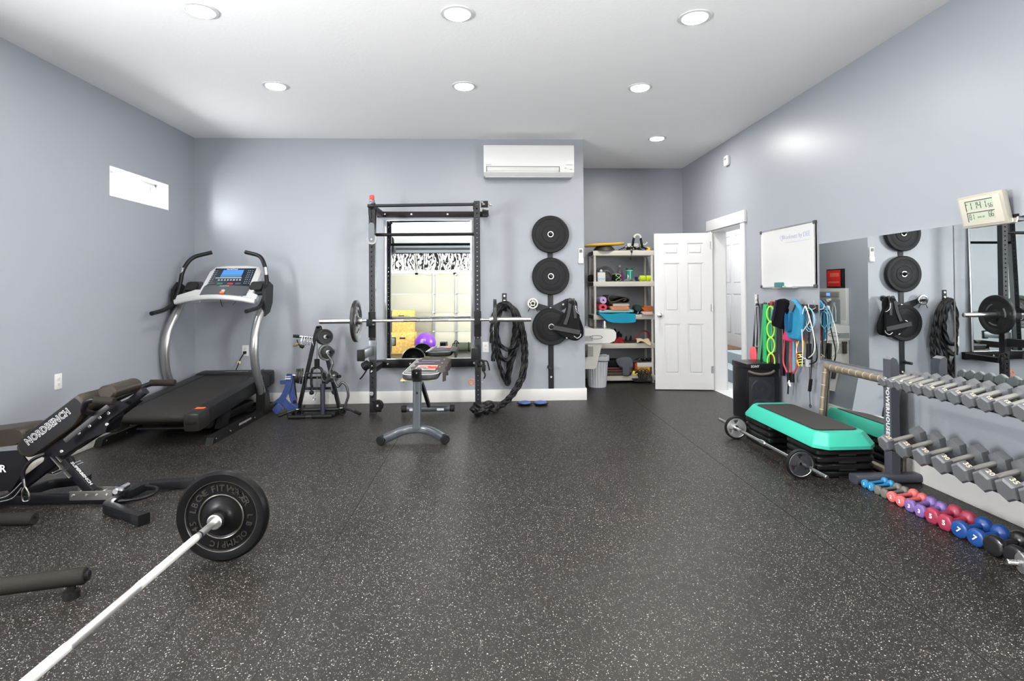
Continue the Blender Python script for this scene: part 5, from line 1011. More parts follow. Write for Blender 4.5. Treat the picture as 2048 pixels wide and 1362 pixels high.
# ---------------------------------------------------------------- small barbell beside the step
sbb = thing('small_barbell', 'short chrome barbell with two small plates on the floor beside the step', 'barbell', (2.082, 4.157, .0955), rot=(0, 0, PI / 2 + .011))
MB().cyl((-.78, 0, 0), (.79, 0, 0), .0128, seg=18, bev=.003).build('bar', CHROME, sbb)
MB().lathe([(.0128, -.03), (.02, -.03), (.02, .03), (.0128, .03)], (.0, 0, 0), (1, 0, 0), 18, closed=True).build('centre_sleeve', CHROME, sbb)
for s in (-1, 1): MB().lathe([(.0128, 0), (.024, 0), (.024, .02), (.018, .026), (.0128, .026)], (s * .46, 0, 0), (s, 0, 0), 18, closed=True).build('collar', CHROME, sbb)
for y_, lb, face in ((4.64, 'silver-faced spoked plate on the far end of the small barbell', mat('silver_plate', (.45, .45, .46), .3, metal=.6)), (3.655, 'black-faced spoked plate on the near end of the small barbell', mat('dark_plate_face', (.03, .03, .035), .35))):
    p = thing('weight_plate', lb, 'weight plate', (2.0775 if y_ < 4 else 2.087, y_, .0955), group='plates on the small barbell', rot=(PI / 2, 0, 0))
    MB().lathe([(.080, -.016), (.092, -.016), (.0955, -.010), (.0955, .010), (.092, .016), (.080, .016)], seg=48, closed=True).build('rubber_rim', RUBBER, p)
    b = MB().lathe([(.0135, -.014), (.028, -.014), (.028, .014), (.0135, .014)], seg=28, closed=True).lathe([(.066, -.012), (.081, -.012), (.081, .012), (.066, .012)], seg=48, closed=True)
    for kk in range(3):
        a = 2 * PI * kk / 3 + .5; pl_ = [(.02 * math.cos(a + 1.2), .02 * math.sin(a + 1.2))] + [(.07 * math.cos(a + d_), .07 * math.sin(a + d_)) for d_ in (.62, .3, 0, -.3, -.62)] + [(.02 * math.cos(a - 1.2), .02 * math.sin(a - 1.2))]
        b.prism(pl_, (0, 0, -.010), (1, 0, 0), (0, 1, 0), .020)
    b.build('spoked_face', face, p)
    MB().lathe([(.078, .0145), (.0815, .0165), (.084, .0145)], seg=48, closed=True).build('bright_ring', STEEL, p)

# ---------------------------------------------------------------- mirrors on the right wall
for y0, y1, lb in ((3.238, 4.60, 'large frameless wall mirror right of the whiteboard'), (1.80, 3.228, 'frameless wall mirror at the right edge, above the dumbbell rack')):
    k = thing('wall_mirror', lb, 'mirror', (XR, (y0 + y1) / 2, .675), group='mirrors on the right wall', rot=(0, 0, 0 if y0 > 3 else .006)); h_ = (y1 - y0) / 2
    MB().b2((-.012, -h_, 0), (-.006, h_, .965)).build('mirror_sheet', MIRROR, k)
    MB().b2((-.016, -h_, -.008), (-.001, h_, .002), .001).b2((-.0125, -h_ - .001, 0), (-.005, -h_ + .002, .965)).b2((-.0125, h_ - .002, 0), (-.005, h_ + .001, .965)).build('bottom_rail', mat('silver_trim', (.40, .41, .43), .3, metal=.9), k)
fm = thing('framed_mirror', 'mirror in a ribbed brown-grey wooden frame leaning on the wall behind the dumbbell rack', 'mirror', (2.705, 4.05, 0.0), rot=(0, .10, 0))
BAM = mat('ribbed_taupe', srgb(128, 116, 100), .45, metal=.25, var=.15, vscale=30); BAML = mat('pale_node', srgb(185, 172, 150), .45)
FH, FW = .655, .395
MB().b2((-.008, -FW, .02), (0, FW, FH - .02)).build('glass', MIRROR, fm)
for y_ in (-FW, FW): MB().cyl((-.012, y_, 0.02), (-.012, y_, FH), .024, seg=18).build('frame_side', BAM, fm)
for z_ in (.024, FH - .024): MB().cyl((-.012, -FW, z_), (-.012, FW, z_), .024, seg=18).build('frame_rail', BAM, fm)
b = MB()
for i in range(9): b.lathe([(.0242, -.003), (.0255, 0), (.0242, .003)], (-.012, -FW + .08 + (2 * FW - .16) * i / 8, FH - .024), (0, 1, 0), 18, closed=True)
for i in range(6):
    for y_ in (-FW, FW): b.lathe([(.0242, -.003), (.0255, 0), (.0242, .003)], (-.012, y_, .08 + .1 * i), (0, 0, 1), 18, closed=True)
nd = b.build('ribs', BAML, fm); nd['kind'] = 'stuff'
MB().b2((-.022, -FW + .03, .04), (-.012, -FW + .042, FH - .04)).b2((-.022, FW - .042, .04), (-.012, FW - .03, FH - .04)).b2((-.022, -FW + .03, FH - .055), (-.012, FW - .03, FH - .043)).build('inner_lip', mat('dark_taupe', (.06, .05, .04), .5), fm)

# ---------------------------------------------------------------- clock
ck = thing('digital_clock', 'champagne square digital wall clock showing 11:41 above the mirror', 'clock', (XR - .04, 2.995, 1.70), rot=(0, .22, -PI / 2 - .0))
ck.rotation_euler = Matrix(((0, -1, 0), (1, 0, 0), (0, 0, 1))).to_euler(); ck.rotation_euler = (.21, 0, -PI / 2)
CH_ = mat('champagne_plastic', srgb(188, 182, 170), .3, metal=.2); LCD = mat('lcd_green_grey', srgb(178, 186, 168), .35); DK = mat('lcd_digit', (.03, .035, .03), .5)
MB().b2((-.145, -.018, -.092), (.145, .012, .092), .008).build('case', CH_, ck); MB().b2((-.128, -.022, -.078), (.128, -.016, .078), .003).build('front_panel', mat('champagne_front', srgb(195, 190, 178), .3), ck)
MB().b2((-.088, -.0225, .005), (.082, -.0215, .060), .0).b2((-.088, -.0225, -.055), (.082, -.0215, -.006), .0).build('lcd', LCD, ck)
b = MB().b2((-.090, -.0235, .058), (.084, -.021, .062)).b2((-.090, -.0235, .003), (-.086, -.021, .062)).b2((-.090, -.0235, -.008), (.084, -.021, -.004)).b2((-.090, -.0235, -.057), (-.086, -.021, -.004))
def seg7(b, ch, x, z, w, h, t=.0035):
    S = {'0': 'abcdef', '1': 'bc', '2': 'abged', '4': 'fgbc', '5': 'afgcd', '6': 'afgcde', '8': 'abcdefg', '-': 'g'}[ch]
    R = {'a': (0, h / 2, w, t), 'g': (0, 0, w, t), 'd': (0, -h / 2, w, t), 'f': (-w / 2, h / 4, t, h / 2 - t), 'b': (w / 2, h / 4, t, h / 2 - t), 'e': (-w / 2, -h / 4, t, h / 2 - t), 'c': (w / 2, -h / 4, t, h / 2 - t)}
    for s in S: dx, dz, a, c = R[s]; b.box((x + dx, -.0229, z + dz), (a, .0008, c))
for ch, x_ in (('1', -.062), ('1', -.028), ('4', -.002), ('1', .030)): seg7(b, ch, x_, .032, .018, .040)
for ch, x_ in (('5', .058), ('6', .072)): seg7(b, ch, x_, .022, .009, .020, .002)
for ch, x_ in (('8', -.072), ('1', -.055)): seg7(b, ch, x_, -.030, .011, .030, .0025)
for ch, x_ in (('6', .052), ('6', .068)): seg7(b, ch, x_, -.026, .011, .028, .0025)
b.text('THU 25', (-.005, -.0229, -.036), (1, 0, 0), (0, 0, 1), .014, .0006).box((-.082, -.0229, .042), (.012, .0006, .003)); b.build('digits', DK, ck)
MB().b2((.10, .012, -.095), (.165, .03, -.05), .004).build('mount_bracket', BLACKM, ck)

# ---------------------------------------------------------------- dumbbell rack
dr = thing('dumbbell_rack', 'grey steel two-tier dumbbell rack along the right wall', 'dumbbell rack', (2.58, 2.7, 0))
RK = mat('rack_slate', (.075, .08, .10), .4, metal=.2)
for y_ in (3.52, 1.95):
    b = MB().prism([(2.612, .02), (2.668, .02), (2.668, .76), (2.655, .80), (2.625, .815), (2.612, .80)], (0, y_, 0), (1, 0, 0), (0, 0, 1), -.07); u_ = wbuild(b, 'upright', RK, dr)
    b = MB().sweep([(2.365, y_ + .02, .028), (2.80, y_ + .02, .028)], rrect(.045, .028, .02, 4), upv=(0, 0, 1)); wbuild(b, 'foot', RK, dr)
    if y_ > 3: wbuild(MB().text('POWERHOUSE', (2.6110, 3.552, .465), (0, 0, -1), (0, -1, 0), .044, .001, .0018, 1.12), 'lettering', WHITE, u_)
    if y_ > 3: wbuild(MB().b2((2.6105, 3.532, .650), (2.612, 3.574, .68)), 'logo_patch', mat('navy_patch', (.01, .015, .05), .5), u_)
for zc, nm in ((.672, 'upper_tray'), (.285, 'lower_tray')):
    c_, s_ = math.cos(.235), math.sin(.235); o_ = Vector((2.57, 0, zc + .0)); ux = Vector((c_, 0, s_)); uz = Vector((-s_, 0, c_))
    b = MB().prism([(-.095, 0), (.13, 0), (.13, .008), (.126, .008), (.126, .004), (-.091, .004), (-.091, .008), (-.095, .008)], (o_.x, 3.455, o_.z), ux, uz, 1.60); wbuild(b, nm, mat('tray_black', (.018, .014, .016), .35), dr)
HEX = mat('hammered_grey', (.15, .155, .165), .38, metal=.25, bump=.25, bscale=350); HND = mat('grey_steel_handle', (.36, .35, .33), .38, metal=.6, bump=.3, bscale=800)
NUM = mat('raised_number', srgb(215, 205, 175), .5)
def hexdb(lb, near, far_len, r, grp, num=None):
    near = Vector(near); ax_ = Vector((math.cos(.235), 0, math.sin(.235))); L_ = far_len; c = near + ax_ * L_ / 2
    t = thing('hex_dumbbell', lb, 'dumbbell', c, group=grp, rot=(0, -.235, 0))
    hl = r * 1.05
    MB().lathe([(.0, -L_ / 2 + .01), (.0125, -L_ / 2 + .01), (.0145, -L_ / 4), (.0155, 0), (.0145, L_ / 4), (.0125, L_ / 2 - .01), (0, L_ / 2 - .01)], (0, 0, 0), (1, 0, 0), 20).build('handle', HND, t)
    for s in (-1, 1):
        b = MB(); rs = []
        for q, k_ in ((-hl / 2 - .006, .40), (-hl / 2, .62), (-hl / 2 + r * .16, .97), (-hl / 2 + r * .22, 1), (hl / 2 - r * .18, 1), (hl / 2 - r * .12, .97), (hl / 2, .80)):
            rs.append([b._v((s * (L_ / 2 + q), r * k_ * math.sin(PI / 3 * i), r * k_ * math.cos(PI / 3 * i + 0))) for i in range(6)])
        b.skin(rs); hd = b.build('head', HEX, t)
        if num and s < 0: MB().text(num, (-L_ / 2 + hl * .1, -.433 * r * 1.01, .75 * r * 1.01 + .0), (0, -math.cos(PI / 6), -math.sin(PI / 6)), (1, 0, 0), r * .62, .0016, .0004).build('raised_number', NUM, hd)
UY = [3.375, 3.310, 3.245, 3.175, 3.098, 3.015, 2.930, 2.845, 2.755, 2.662, 2.567, 2.470, 2.37, 2.27]
NM = ['5', '5', '8', '8', '10', '10', '12', '12', '15', '15', '15', '20', '20', '20']
ord_ = ['first', 'second', 'third', 'fourth', 'fifth', 'sixth', 'seventh', 'eighth', 'ninth', 'tenth', 'eleventh', 'twelfth', 'thirteenth', 'fourteenth']
for i, y_ in enumerate(UY):
    r = .033 + .0011 * i * (1 if i < 10 else .95)
    base = Vector((2.462, y_, 0)); zt = .672 + (2.462 - 2.57) * math.tan(.235) + .004 / math.cos(.235) + .866 * r / math.cos(.235) + .002
    hexdb('grey hex dumbbell, %s from the far upright on the upper tier' % ord_[i], (2.462, y_, zt), .165 + .003 * i, r, 'hex dumbbells on the upper tier', NM[i])
LY = [3.345, 3.20, 3.06, 2.92, 2.785, 2.655, 2.53, 2.41, 2.29]
LN = ['25', '25', '30', '30', '35', '20', '35', '20', '40']
for i, y_ in enumerate(LY):
    r = .052 + .0012 * i; zt = .285 + (2.455 - 2.57) * math.tan(.235) + .004 + .866 * r / math.cos(.235) + .003
    hexdb('large grey hex dumbbell, %s from the far upright on the lower tier' % ord_[i], (2.45, y_, zt), .205, r, 'hex dumbbells on the lower tier', LN[i])

# ---------------------------------------------------------------- dumbbells on the floor
ROT7 = -.35
def smalldb(lb, near, far, r, m, kind, sym, group):
    near, far = Vector((*near, r)), Vector((*far, r)); c = (near + far) / 2; d = (far - near); L_ = d.length
    t = thing('small_dumbbell', lb, 'dumbbell', (c.x, c.y, 0), math.atan2(d.y, d.x), group)
    n = {'hex': 6, 'round': 24}[kind]; rr_ = r / (math.cos(PI / n) if n == 6 else 1); hl = r * .95
    MB().lathe([(r * .42, -L_ / 2), (r * .36, -L_ / 4), (r * .34, 0), (r * .36, L_ / 4), (r * .42, L_ / 2)], (0, 0, r), (1, 0, 0), 20).build('handle', m, t)
    for s in (-1, 1):
        b = MB(); rs = []
        for q, k_ in ((-hl * .75, .35), (-hl * .55, .66), (-hl * .35, .90), (-hl * .12, 1), (hl * .25, 1), (hl * .42, .92), (hl * .52, .72), (hl * .54, .4)):
            ring_ = [Vector((0, rr_ * k_ * math.sin(2 * PI * i / n + (PI / 6 if n == 6 else 0)), rr_ * k_ * math.cos(2 * PI * i / n + (PI / 6 if n == 6 else 0)))) for i in range(n)]
            if n == 6: ring_ = [p.lerp(q2, f_) for p, q2 in zip(ring_, ring_[1:] + ring_[:1]) for f_ in (.12, .5, .88)]
            rs.append([b._v((s * (L_ / 2 + q), p.y, p.z + r)) for p in ring_])
        b.skin(rs); hd = b.build('head', m, t)
        if sym and s < 0: MB().text(sym, (-L_ / 2 - hl * .545, 0, r), (0, -math.cos(ROT7 if sym == '7' else 0), math.sin(ROT7 if sym == '7' else 0)), (0, math.sin(ROT7 if sym == '7' else 0), math.cos(ROT7 if sym == '7' else 0)), r * .85, .002, .0012).build('weight_number', WHITE, hd)
LBL = mat('sky_blue_vinyl', srgb(40, 125, 172), .35); GRV = mat('warm_grey_vinyl', srgb(105, 103, 98), .4); COR = mat('coral_vinyl', srgb(202, 98, 98), .4); PUR = mat('purple_vinyl', srgb(116, 90, 152), .4)
CRM = mat('crimson_vinyl', srgb(148, 48, 72), .4); BLU = mat('royal_blue_vinyl', srgb(25, 66, 130), .35); BLK = mat('black_vinyl_db', (.012, .012, .013), .25)
SPEC = [('sky blue', LBL, 'round', .026, '1', .15), ('warm grey', GRV, 'hex', .026, '', .15), ('coral', COR, 'round', .031, '2', .155), ('purple', PUR, 'hex', .033, '3', .145), ('crimson', CRM, 'hex', .040, '5', .15), ('royal blue', BLU, 'round', .043, '7', .15), ('black', BLK, 'round', .048, '', .155)]
Y0 = [(3.450, 3.395), (3.335, 3.277), (3.212, 3.143), (3.068, 2.994), (2.910, 2.824), (2.733, 2.640), (2.542, 2.438)]
for (cn, m_, kd, r, sym, L_), ys in zip(SPEC, Y0):
    for j, y_ in enumerate(ys):
        smalldb('%s vinyl %sdumbbell on the floor, %s of its pair' % (cn, '' if kd == 'round' else 'hex ', 'farther' if j == 0 else 'nearer'), (2.385, y_), (2.385 + L_, y_ + .035), r, m_, kd, sym, 'coloured dumbbells on the floor')
cdb = thing('chrome_dumbbell', 'chrome bar dumbbell at the right edge beyond the black dumbbells', 'dumbbell', (2.46, 2.345, .045), -.3)
MB().cyl((-.17, 0, 0), (.17, 0, 0), .014, seg=18, bev=.003).build('bar', CHROME, cdb)
for s in (-1, 1): MB().lathe([(.014, -.03), (.042, -.03), (.045, -.026), (.045, .0), (.042, .004), (.014, .004)], (s * .09, 0, 0), (1, 0, 0), 32, closed=True).build('disc', mat('grey_disc', (.25, .25, .26), .3, metal=.6), cdb)

# ---------------------------------------------------------------- treadmill
tm = thing('treadmill', 'black and silver incline treadmill with curved uprights in the left corner', 'treadmill', (-2.76, 5.5, 0))
DECKM = mat('treadmill_black', (.010, .010, .0105), .38, spec=.22, bump=.15, bscale=400); BELT = mat('running_belt', (.022, .020, .018), .55, spec=.25, bump=.35, bscale=500); SILV = mat('silver_paint', (.34, .34, .345), .3, metal=.75)
CAPM = mat('treadmill_cap', (.014, .013, .012), .3)
def dz(y): return .276 + (y - 4.57) * (.395 - .276) / 1.57
Ya, Yb = 4.60, 6.17; th_ = math.atan2(dz(Yb) - dz(Ya), Yb - Ya)
def dbox(x0, x1, y0, y1, t0, t1, bev=.01):
    """box aligned with the sloping deck; t0/t1 heights measured from deck top"""
    c = Vector(((x0 + x1) / 2, (y0 + y1) / 2, (dz(y0) + dz(y1)) / 2 + (t0 + t1) / 2)); return MB().box(c, (x1 - x0, (y1 - y0) / math.cos(th_), t1 - t0), bev, Matrix.Rotation(th_, 3, 'X'))
for x0, x1 in ((-3.15, -3.03), (-2.49, -2.37)): wbuild(dbox(x0, x1, 4.72, 6.17, -.13, 0, .015), 'side_rail', DECKM, tm)
for x0, x1, s in ((-3.155, -3.02, -1), (-2.50, -2.365, 1)):
    c_ = wbuild(dbox(x0, x1, 4.57, 4.76, -.150, .006, .03), 'end_cap', CAPM, tm)
    wbuild(dbox(x0 + .03, x1 - .03, 4.70, 4.745, .0055, .008, .0), 'orange_arrow', mat('orange_mark', srgb(215, 90, 50), .5), c_)
    wbuild(dbox(x0 + .025, x1 - .025, 4.562, 4.572, -.085, -.055, .003), 'dark_slot', RUBBER, c_)
b = dbox(-3.035, -2.485, 4.64, 6.10, -.03, -.006, .004); b.cyl((-3.035, 4.64, dz(4.64) - .045), (-2.485, 4.64, dz(4.64) - .045), .039, seg=28); wbuild(b, 'running_belt', BELT, tm)
wbuild(dbox(-3.03, -2.49, 4.70, 6.1, -.12, -.055, .01), 'belt_tray', RUBBER, tm)
wbuild(dbox(-3.15, -2.37, 6.02, 6.22, -.15, .012, .03), 'front_hood', DECKM, tm)
b = MB().text('NORDICTRACK', (-2.74, 6.10, dz(6.10) + .0135), (1, 0, 0), (0, math.cos(th_), math.sin(th_)), .035, .001); wbuild(b, 'hood_lettering', mat('print_silver', (.4, .4, .4), .4), tm)
wbuild(MB().cyl((-3.0, 4.80, .11), (-2.52, 4.80, .11), .012, seg=12), 'rear_rod', DGREY, tm)
wbuild(MB().b2((-3.05, 4.95, .06), (-2.47, 5.9, .14), .02), 'lift_frame', RUBBER, tm)
for x0, x1 in ((-3.26, -3.20), (-2.36, -2.30)):     # floor rails
    b = MB().prism([(4.65, .0), (4.68, .052), (4.71, .064), (6.20, .064), (6.25, .03), (6.25, 0)], (x0, 0, 0), (0, 1, 0), (0, 0, 1), (x1 - x0)); r_ = wbuild(b, 'floor_rail', DECKM, tm)
    b = MB()
    for y_ in (4.72, 4.98, 5.30, 5.5):
        q = wbuild(MB().cyl((x1 - .002, y_, .035), (x1 + .004, y_, .035), .006, seg=10), 'rail_bolt', BOLT, r_)
wbuild(MB().b2((-2.3005, 5.15, .040), (-2.2985, 5.42, .058)), 'label_strip', mat('label_silver', (.5, .5, .5), .3, metal=.6), tm)
wbuild(MB().b2((-3.22, 5.80, .015), (-2.33, 5.86, .05), .01).b2((-3.22, 6.16, .015), (-2.33, 6.22, .05), .01), 'cross_tube', RUBBER, tm)
wbuild(MB().prism([(5.0, .05), (5.16, .05), (5.22, .20), (5.10, .22)], (-2.45, 0, 0), (0, 1, 0), (0, 0, 1), .05), 'lift_leg', RUBBER, tm)
for xb, xt in ((-3.215, -3.17), (-2.335, -2.33)):
    P = spline([(xb, 5.80, .10), (xb, 5.74, .26), (xb, 5.62, .48), (xb + (xt - xb) * .3, 5.57, .70), (xb + (xt - xb) * .6, 5.61, .90), (xt, 5.73, 1.08), (xt, 5.80, 1.16)], 8)
    wbuild(MB().sweep(P, [(math.cos(2 * PI * i / 24) * .042, math.sin(2 * PI * i / 24) * .032) for i in range(24)], upv=(0, -1, 0)), 'upright', SILV, tm)
    wbuild(MB().prism([(5.73, .03), (5.88, .03), (5.86, .14), (5.835, .24), (5.725, .24), (5.725, .1)], (xb - .045, 0, 0), (0, 1, 0), (0, 0, 1), .09), 'upright_boot', DECKM, tm)
b = MB().text('NordicTrack', (-2.2925, 5.70, .36), (0, .12, -1), (0, 1, .12), .05, .001); wbuild(b, 'upright_lettering', mat('dark_print', (.03, .03, .03), .5), tm)
HB = mat('handlebar_foam', (.008, .009, .011), .42, spec=.22)
for s, xo in ((-1, -3.17), (1, -2.33)):
    xi = lambda d: xo - s * d
    P = bend([(xi(-.01), 5.36, 1.085), (xi(-.02), 5.62, 1.110), (xi(-.02), 5.72, 1.160), (xi(-.04), 5.80, 1.330), (xi(-.02), 5.80, 1.530), (xi(.05), 5.86, 1.650), (xi(.24), 5.94, 1.695)], .09, 6)
    if s < 0: P = bend([(xi(0.01), 5.28, 1.075), (xi(.01), 5.50, 1.100), (xi(.0), 5.68, 1.160), (xi(-.0), 5.78, 1.330), (xi(.02), 5.80, 1.510), (xi(.08), 5.86, 1.640), (xi(.25), 5.94, 1.695)], .09, 6)
    h = wbuild(MB().tube(P, .0205, seg=16), 'handlebar', HB, tm)
    wbuild(MB().cyl((xi(-.028 if s > 0 else .008), 5.80, 1.450), (xi(-.022 if s > 0 else .018), 5.795, 1.530), .0225, seg=16), 'pulse_sensor', SILV, h)
    b = MB().prism([(5.70, 1.02), (5.83, 1.06), (5.90, 1.16), (5.92, 1.34), (5.82, 1.38), (5.72, 1.30)], (xo + (.02 if s > 0 else -.055), 0, 0), (0, 1, 0), (0, 0, 1), .035); wbuild(b, 'side_shroud', DECKM, tm)
# console
CW = mat('console_silver', srgb(205, 205, 205), .3, metal=.3)
P = [(-3.14, 5.66, 1.175), (-2.95, 5.63, 1.210), (-2.75, 5.62, 1.223), (-2.55, 5.63, 1.210), (-2.36, 5.66, 1.175)]
wbuild(MB().sweep(spline(P, 8), rrect(.035, .026, .015, 3), upv=(0, 0, 1)), 'front_beam', CW, tm)
for sx_ in (-1, 1): wbuild(MB().prism([(-.14, .0), (.085, .0), (.085, .055), (-.075, .13), (-.14, .13)] if sx_ > 0 else [(-.085, .0), (.14, .0), (.14, .13), (.075, .13), (-.085, .055)], (-2.75 + sx_ * .315, 5.66, 1.20), (1, 0, 0), (0, math.cos(.87), math.sin(.87)), -.05), 'side_wing', CW, tm)
ty = math.radians(50); cu = Vector((0, math.cos(ty), math.sin(ty))); cn = Vector((0, -math.sin(ty), math.cos(ty))); co = Vector((-2.685, 5.70, 1.235))
def conq(pts, d0, d1): # pts in (x, along slope)
    return MB().prism(pts, co + cn * d0, (1, 0, 0), cu, d1 - d0)
wbuild(conq([(-.285, -.02), (.245, -.02), (.275, .05), (.285, .33), (.245, .40), (.12, .415), (-.08, .415), (-.20, .40), (-.245, .33), (-.27, .05)], -.07, -.004), 'console_shell', CW, tm)
cp = wbuild(conq([(-.245, -.01), (.225, -.01), (.225, .13), (.215, .15), (.225, .375), (-.195, .375), (-.215, .15), (-.235, .13)], -.01, .002), 'console_panel', mat('console_navy', (.012, .018, .028), .25), tm)
wbuild(conq([(-.245, -.01), (.225, -.01), (.225, .115), (0, .135), (-.235, .115)], .002, .010), 'speaker_tray', mat('tray_grey', (.05, .055, .06), .4), cp)
sc_ = wbuild(conq([(-.115, .25), (.10, .25), (.105, .35), (-.105, .35)], .002, .005), 'display', mat('lcd_blue', srgb(60, 110, 215), .25, emit=(srgb(60, 115, 225), .55)), cp)
wbuild(conq([(-.115, .25), (.10, .25), (.102, .285), (-.112, .285)], .005, .006), 'display_ground', mat('lcd_teal', srgb(60, 110, 130), .3, emit=(srgb(50, 95, 115), .4)), sc_)
b = conq([(-.16, .236), (.11, .236), (.11, .243), (-.16, .243)], .002, .005)
wbuild(b, 'white_line', WHITE, cp); wbuild(MB().text('NordicTrack', co + Vector((-.02, 0, 0)) + cu * .362 + cn * .003, (1, 0, 0), cu, .022, .001, .0005), 'lettering', WHITE, cp)
b = MB()
for i in range(8): b.box(co + Vector((-.115 + .031 * i, 0, 0)) + cu * .21 + cn * .004, (.018, .014, .004), .001, Matrix.Rotation(ty, 3, 'X'))
for i in range(8):
    for x_ in (-.185, -.165, .155, .175, .20): b.box(co + Vector((x_ - (.02 - .0025 * i if x_ < 0 else 0), 0, 0)) + cu * (.165 + .025 * i) + cn * .003, (.010, .004, .002), 0, Matrix.Rotation(ty, 3, 'X'))
kb = wbuild(b, 'keypad', mat('pale_key', (.45, .5, .55), .4), cp); kb['kind'] = 'stuff'
for x_, m_, nm in ((-.09, mat('green_key', (.01, .16, .09), .4), 'start_key'), (.015, mat('red_key', (.35, .02, .03), .4), 'stop_key'), (-.165, mat('dark_key', (.04, .045, .05), .4), 'speed_key'), (.095, mat('dark_key', (.04, .045, .05), .4), 'incline_key')):
    wbuild(MB().box(co + Vector((x_, 0, 0)) + cu * .16 + cn * .004, (.06, .024, .005), .003, Matrix.Rotation(ty, 3, 'X')), nm, m_, cp)
wbuild(MB().text('NordicTrack', co + Vector((-.03, 0, 0)) + cu * .122 + cn * .0115, (1, 0, 0), cu, .018, .001, .0004), 'tray_lettering', mat('print_silver', (.4, .4, .4), .4), cp)
k = wbuild(MB().box(co + Vector((-.02, 0, 0)) + cu * .05 + cn * .016, (.035, .035, .010), .004, Matrix.Rotation(ty, 3, 'X')), 'safety_key_slot', mat('slot_grey', (.5, .5, .5), .3), cp)
wbuild(MB().box(co + Vector((-.02, -.004, 0)) + cu * .02 + cn * .022, (.04, .028, .016), .004, Matrix.Rotation(ty, 3, 'X')), 'safety_clip', mat('orange_clip', srgb(235, 105, 35), .4), k)
wbuild(MB().tube([co + Vector((-.02, -.02, .01)), co + Vector((-.01, -.06, -.04)), co + Vector((.005, -.05, -.11))], .0035, smooth=4).tube([co + Vector((.27, -.06, .04)), co + Vector((.20, -.09, -.02)), co + Vector((.12, -.07, -.09))], .002, smooth=4), 'safety_cord', RUBBER, cp)
for x_ in (-3.055, -2.40):
    s_ = 1 if x_ > -2.7 else -1
    wbuild(MB().prism(rrect(.085, .085, .03), (x_ + .0, 5.84, 1.30), (1, 0, 0), cu, .03), 'cup_holder', mat('cup_grey', (.03, .035, .042), .4), tm)
    wbuild(MB().prism(rrect(.06, .055, .025), (x_, 5.80, 1.325), (1, 0, 0), cu, .02), 'cup_well', GROOVE, tm)
tm.location.y += .11
# power cord of the treadmill
pc = thing('electric_cable', 'short black power cord with a yellow tag running from the outlet behind the treadmill', 'cord', (-2.724, D - .02, .594))
MB().tube([(0, 0, 0), (-.005, -.03, -.02), (-.035, -.03, -.07), (-.06, -.06, -.16), (-.075, -.09, -.24), (-.08, -.10, -.36)], .006, smooth=5).box((0, .0, 0), (.03, .03, .03), .006).build('cable', RUBBER, pc); MB().box((-.045, -.04, -.105), (.035, .012, .03), .003).build('yellow_tag', mat('pale_yellow_tag', srgb(205, 195, 140), .5), pc)

# ---------------------------------------------------------------- adjustable bench at the left edge
nb = thing('incline_bench', 'black adjustable incline bench with white lettering at the left edge', 'bench', (-2.5, 3.5, 0))
NF = mat('bench_frame_black', (.006, .006, .008), .35, spec=.22); BRV = mat('brown_black_vinyl', (.026, .020, .014), .42, spec=.25, bump=.2, bscale=700); SIDEV = mat('side_vinyl', (.005, .005, .006), .55, spec=.3, bump=.2, bscale=700)
Yn, Yf = 3.39, 3.61; ang = math.atan2(.676 - .505, -2.414 + 2.638); ux = Vector((math.cos(ang), 0, math.sin(ang))); uz = Vector((-math.sin(ang), 0, math.cos(ang)))
po = Vector((-2.414, 0, .676))
b = MB(); prof = [(.0, 0), (-.40, 0), (-.468, -.03), (-.475, -.08), (-.441, -.131), (-.117, -.135), (-.006, -.095), (.012, -.04)]
prof = [(p.x, p.y) for p in bend([(a, c, 0) for a, c in prof + prof[:1]], .03, 4)[:-1]]
R_ = []
for y_, k_ in ((Yn, .93), (Yn + .006, .98), (Yn + .02, 1), (Yf - .02, 1), (Yf - .006, .98), (Yf, .93)):
    R_.append([b._v(po + ux * (-.23 + (a + .23) * k_) + uz * (-.068 + (c + .068) * k_) + Vector((0, y_, 0))) for a, c in prof])
b.skin(R_); bp_ = wbuild(b, 'back_pad', BRV, nb)
b = MB(); b.prism([(-.23 + (a + .23) * .9, -.068 + (c + .068) * .9) for a, c in prof], po + Vector((0, Yn - .0015, 0)), ux, uz, -.002); wbuild(b, 'side_panel', SIDEV, bp_)
# outlined lettering: white letters with smaller black letters in front
tc = po + ux * -.243 + uz * -.048
b = MB().text('NORDBENCH', tc + Vector((0, Yn - .0030, 0)), ux, uz, .057, .0008, .0026, 1.05, sx=.83); lt = wbuild(b, 'white_lettering', WHITE, bp_)
b = MB().text('NORDBENCH', tc + Vector((0, Yn - .0040, 0)), ux, uz, .057, .0008, -.0003, 1.05, sx=.83); wbuild(b, 'letter_fill', SIDEV, bp_)
# seat pad
b = MB(); prof2 = [(-.42, .0), (-.03, .045), (.02, .03), (.03, -.03), (-.02, -.06), (-.42, -.10), (-.45, -.06), (-.45, -.03)]
prof2 = [(p.x, p.y) for p in bend([(a, c, 0) for a, c in prof2 + prof2[:1]], .025, 4)[:-1]]; R_ = []
for y_, k_ in ((3.405, .92), (3.415, .98), (3.43, 1), (3.60, 1), (3.615, .98), (3.625, .92)): R_.append([b._v((-2.745 + (a + .2) * k_ - .2, y_, .440 + (c + .03) * k_ - .03)) for a, c in prof2])
b.skin(R_); wbuild(b, 'seat_pad', BRV, nb)
# head roller
b = MB().lathe([(0, -.145), (.035, -.145), (.047, -.132), (.047, .132), (.035, .145), (0, .145)], (-2.235, 3.50, .690), (-.05, 1, 0), 32); b.xf(Matrix.Translation((-2.235, 3.50, .690)) @ Matrix.Diagonal((1.1, 1, .9, 1)) @ Matrix.Translation((2.235, -3.50, -.690))); wbuild(b, 'head_roller', BRV, nb)
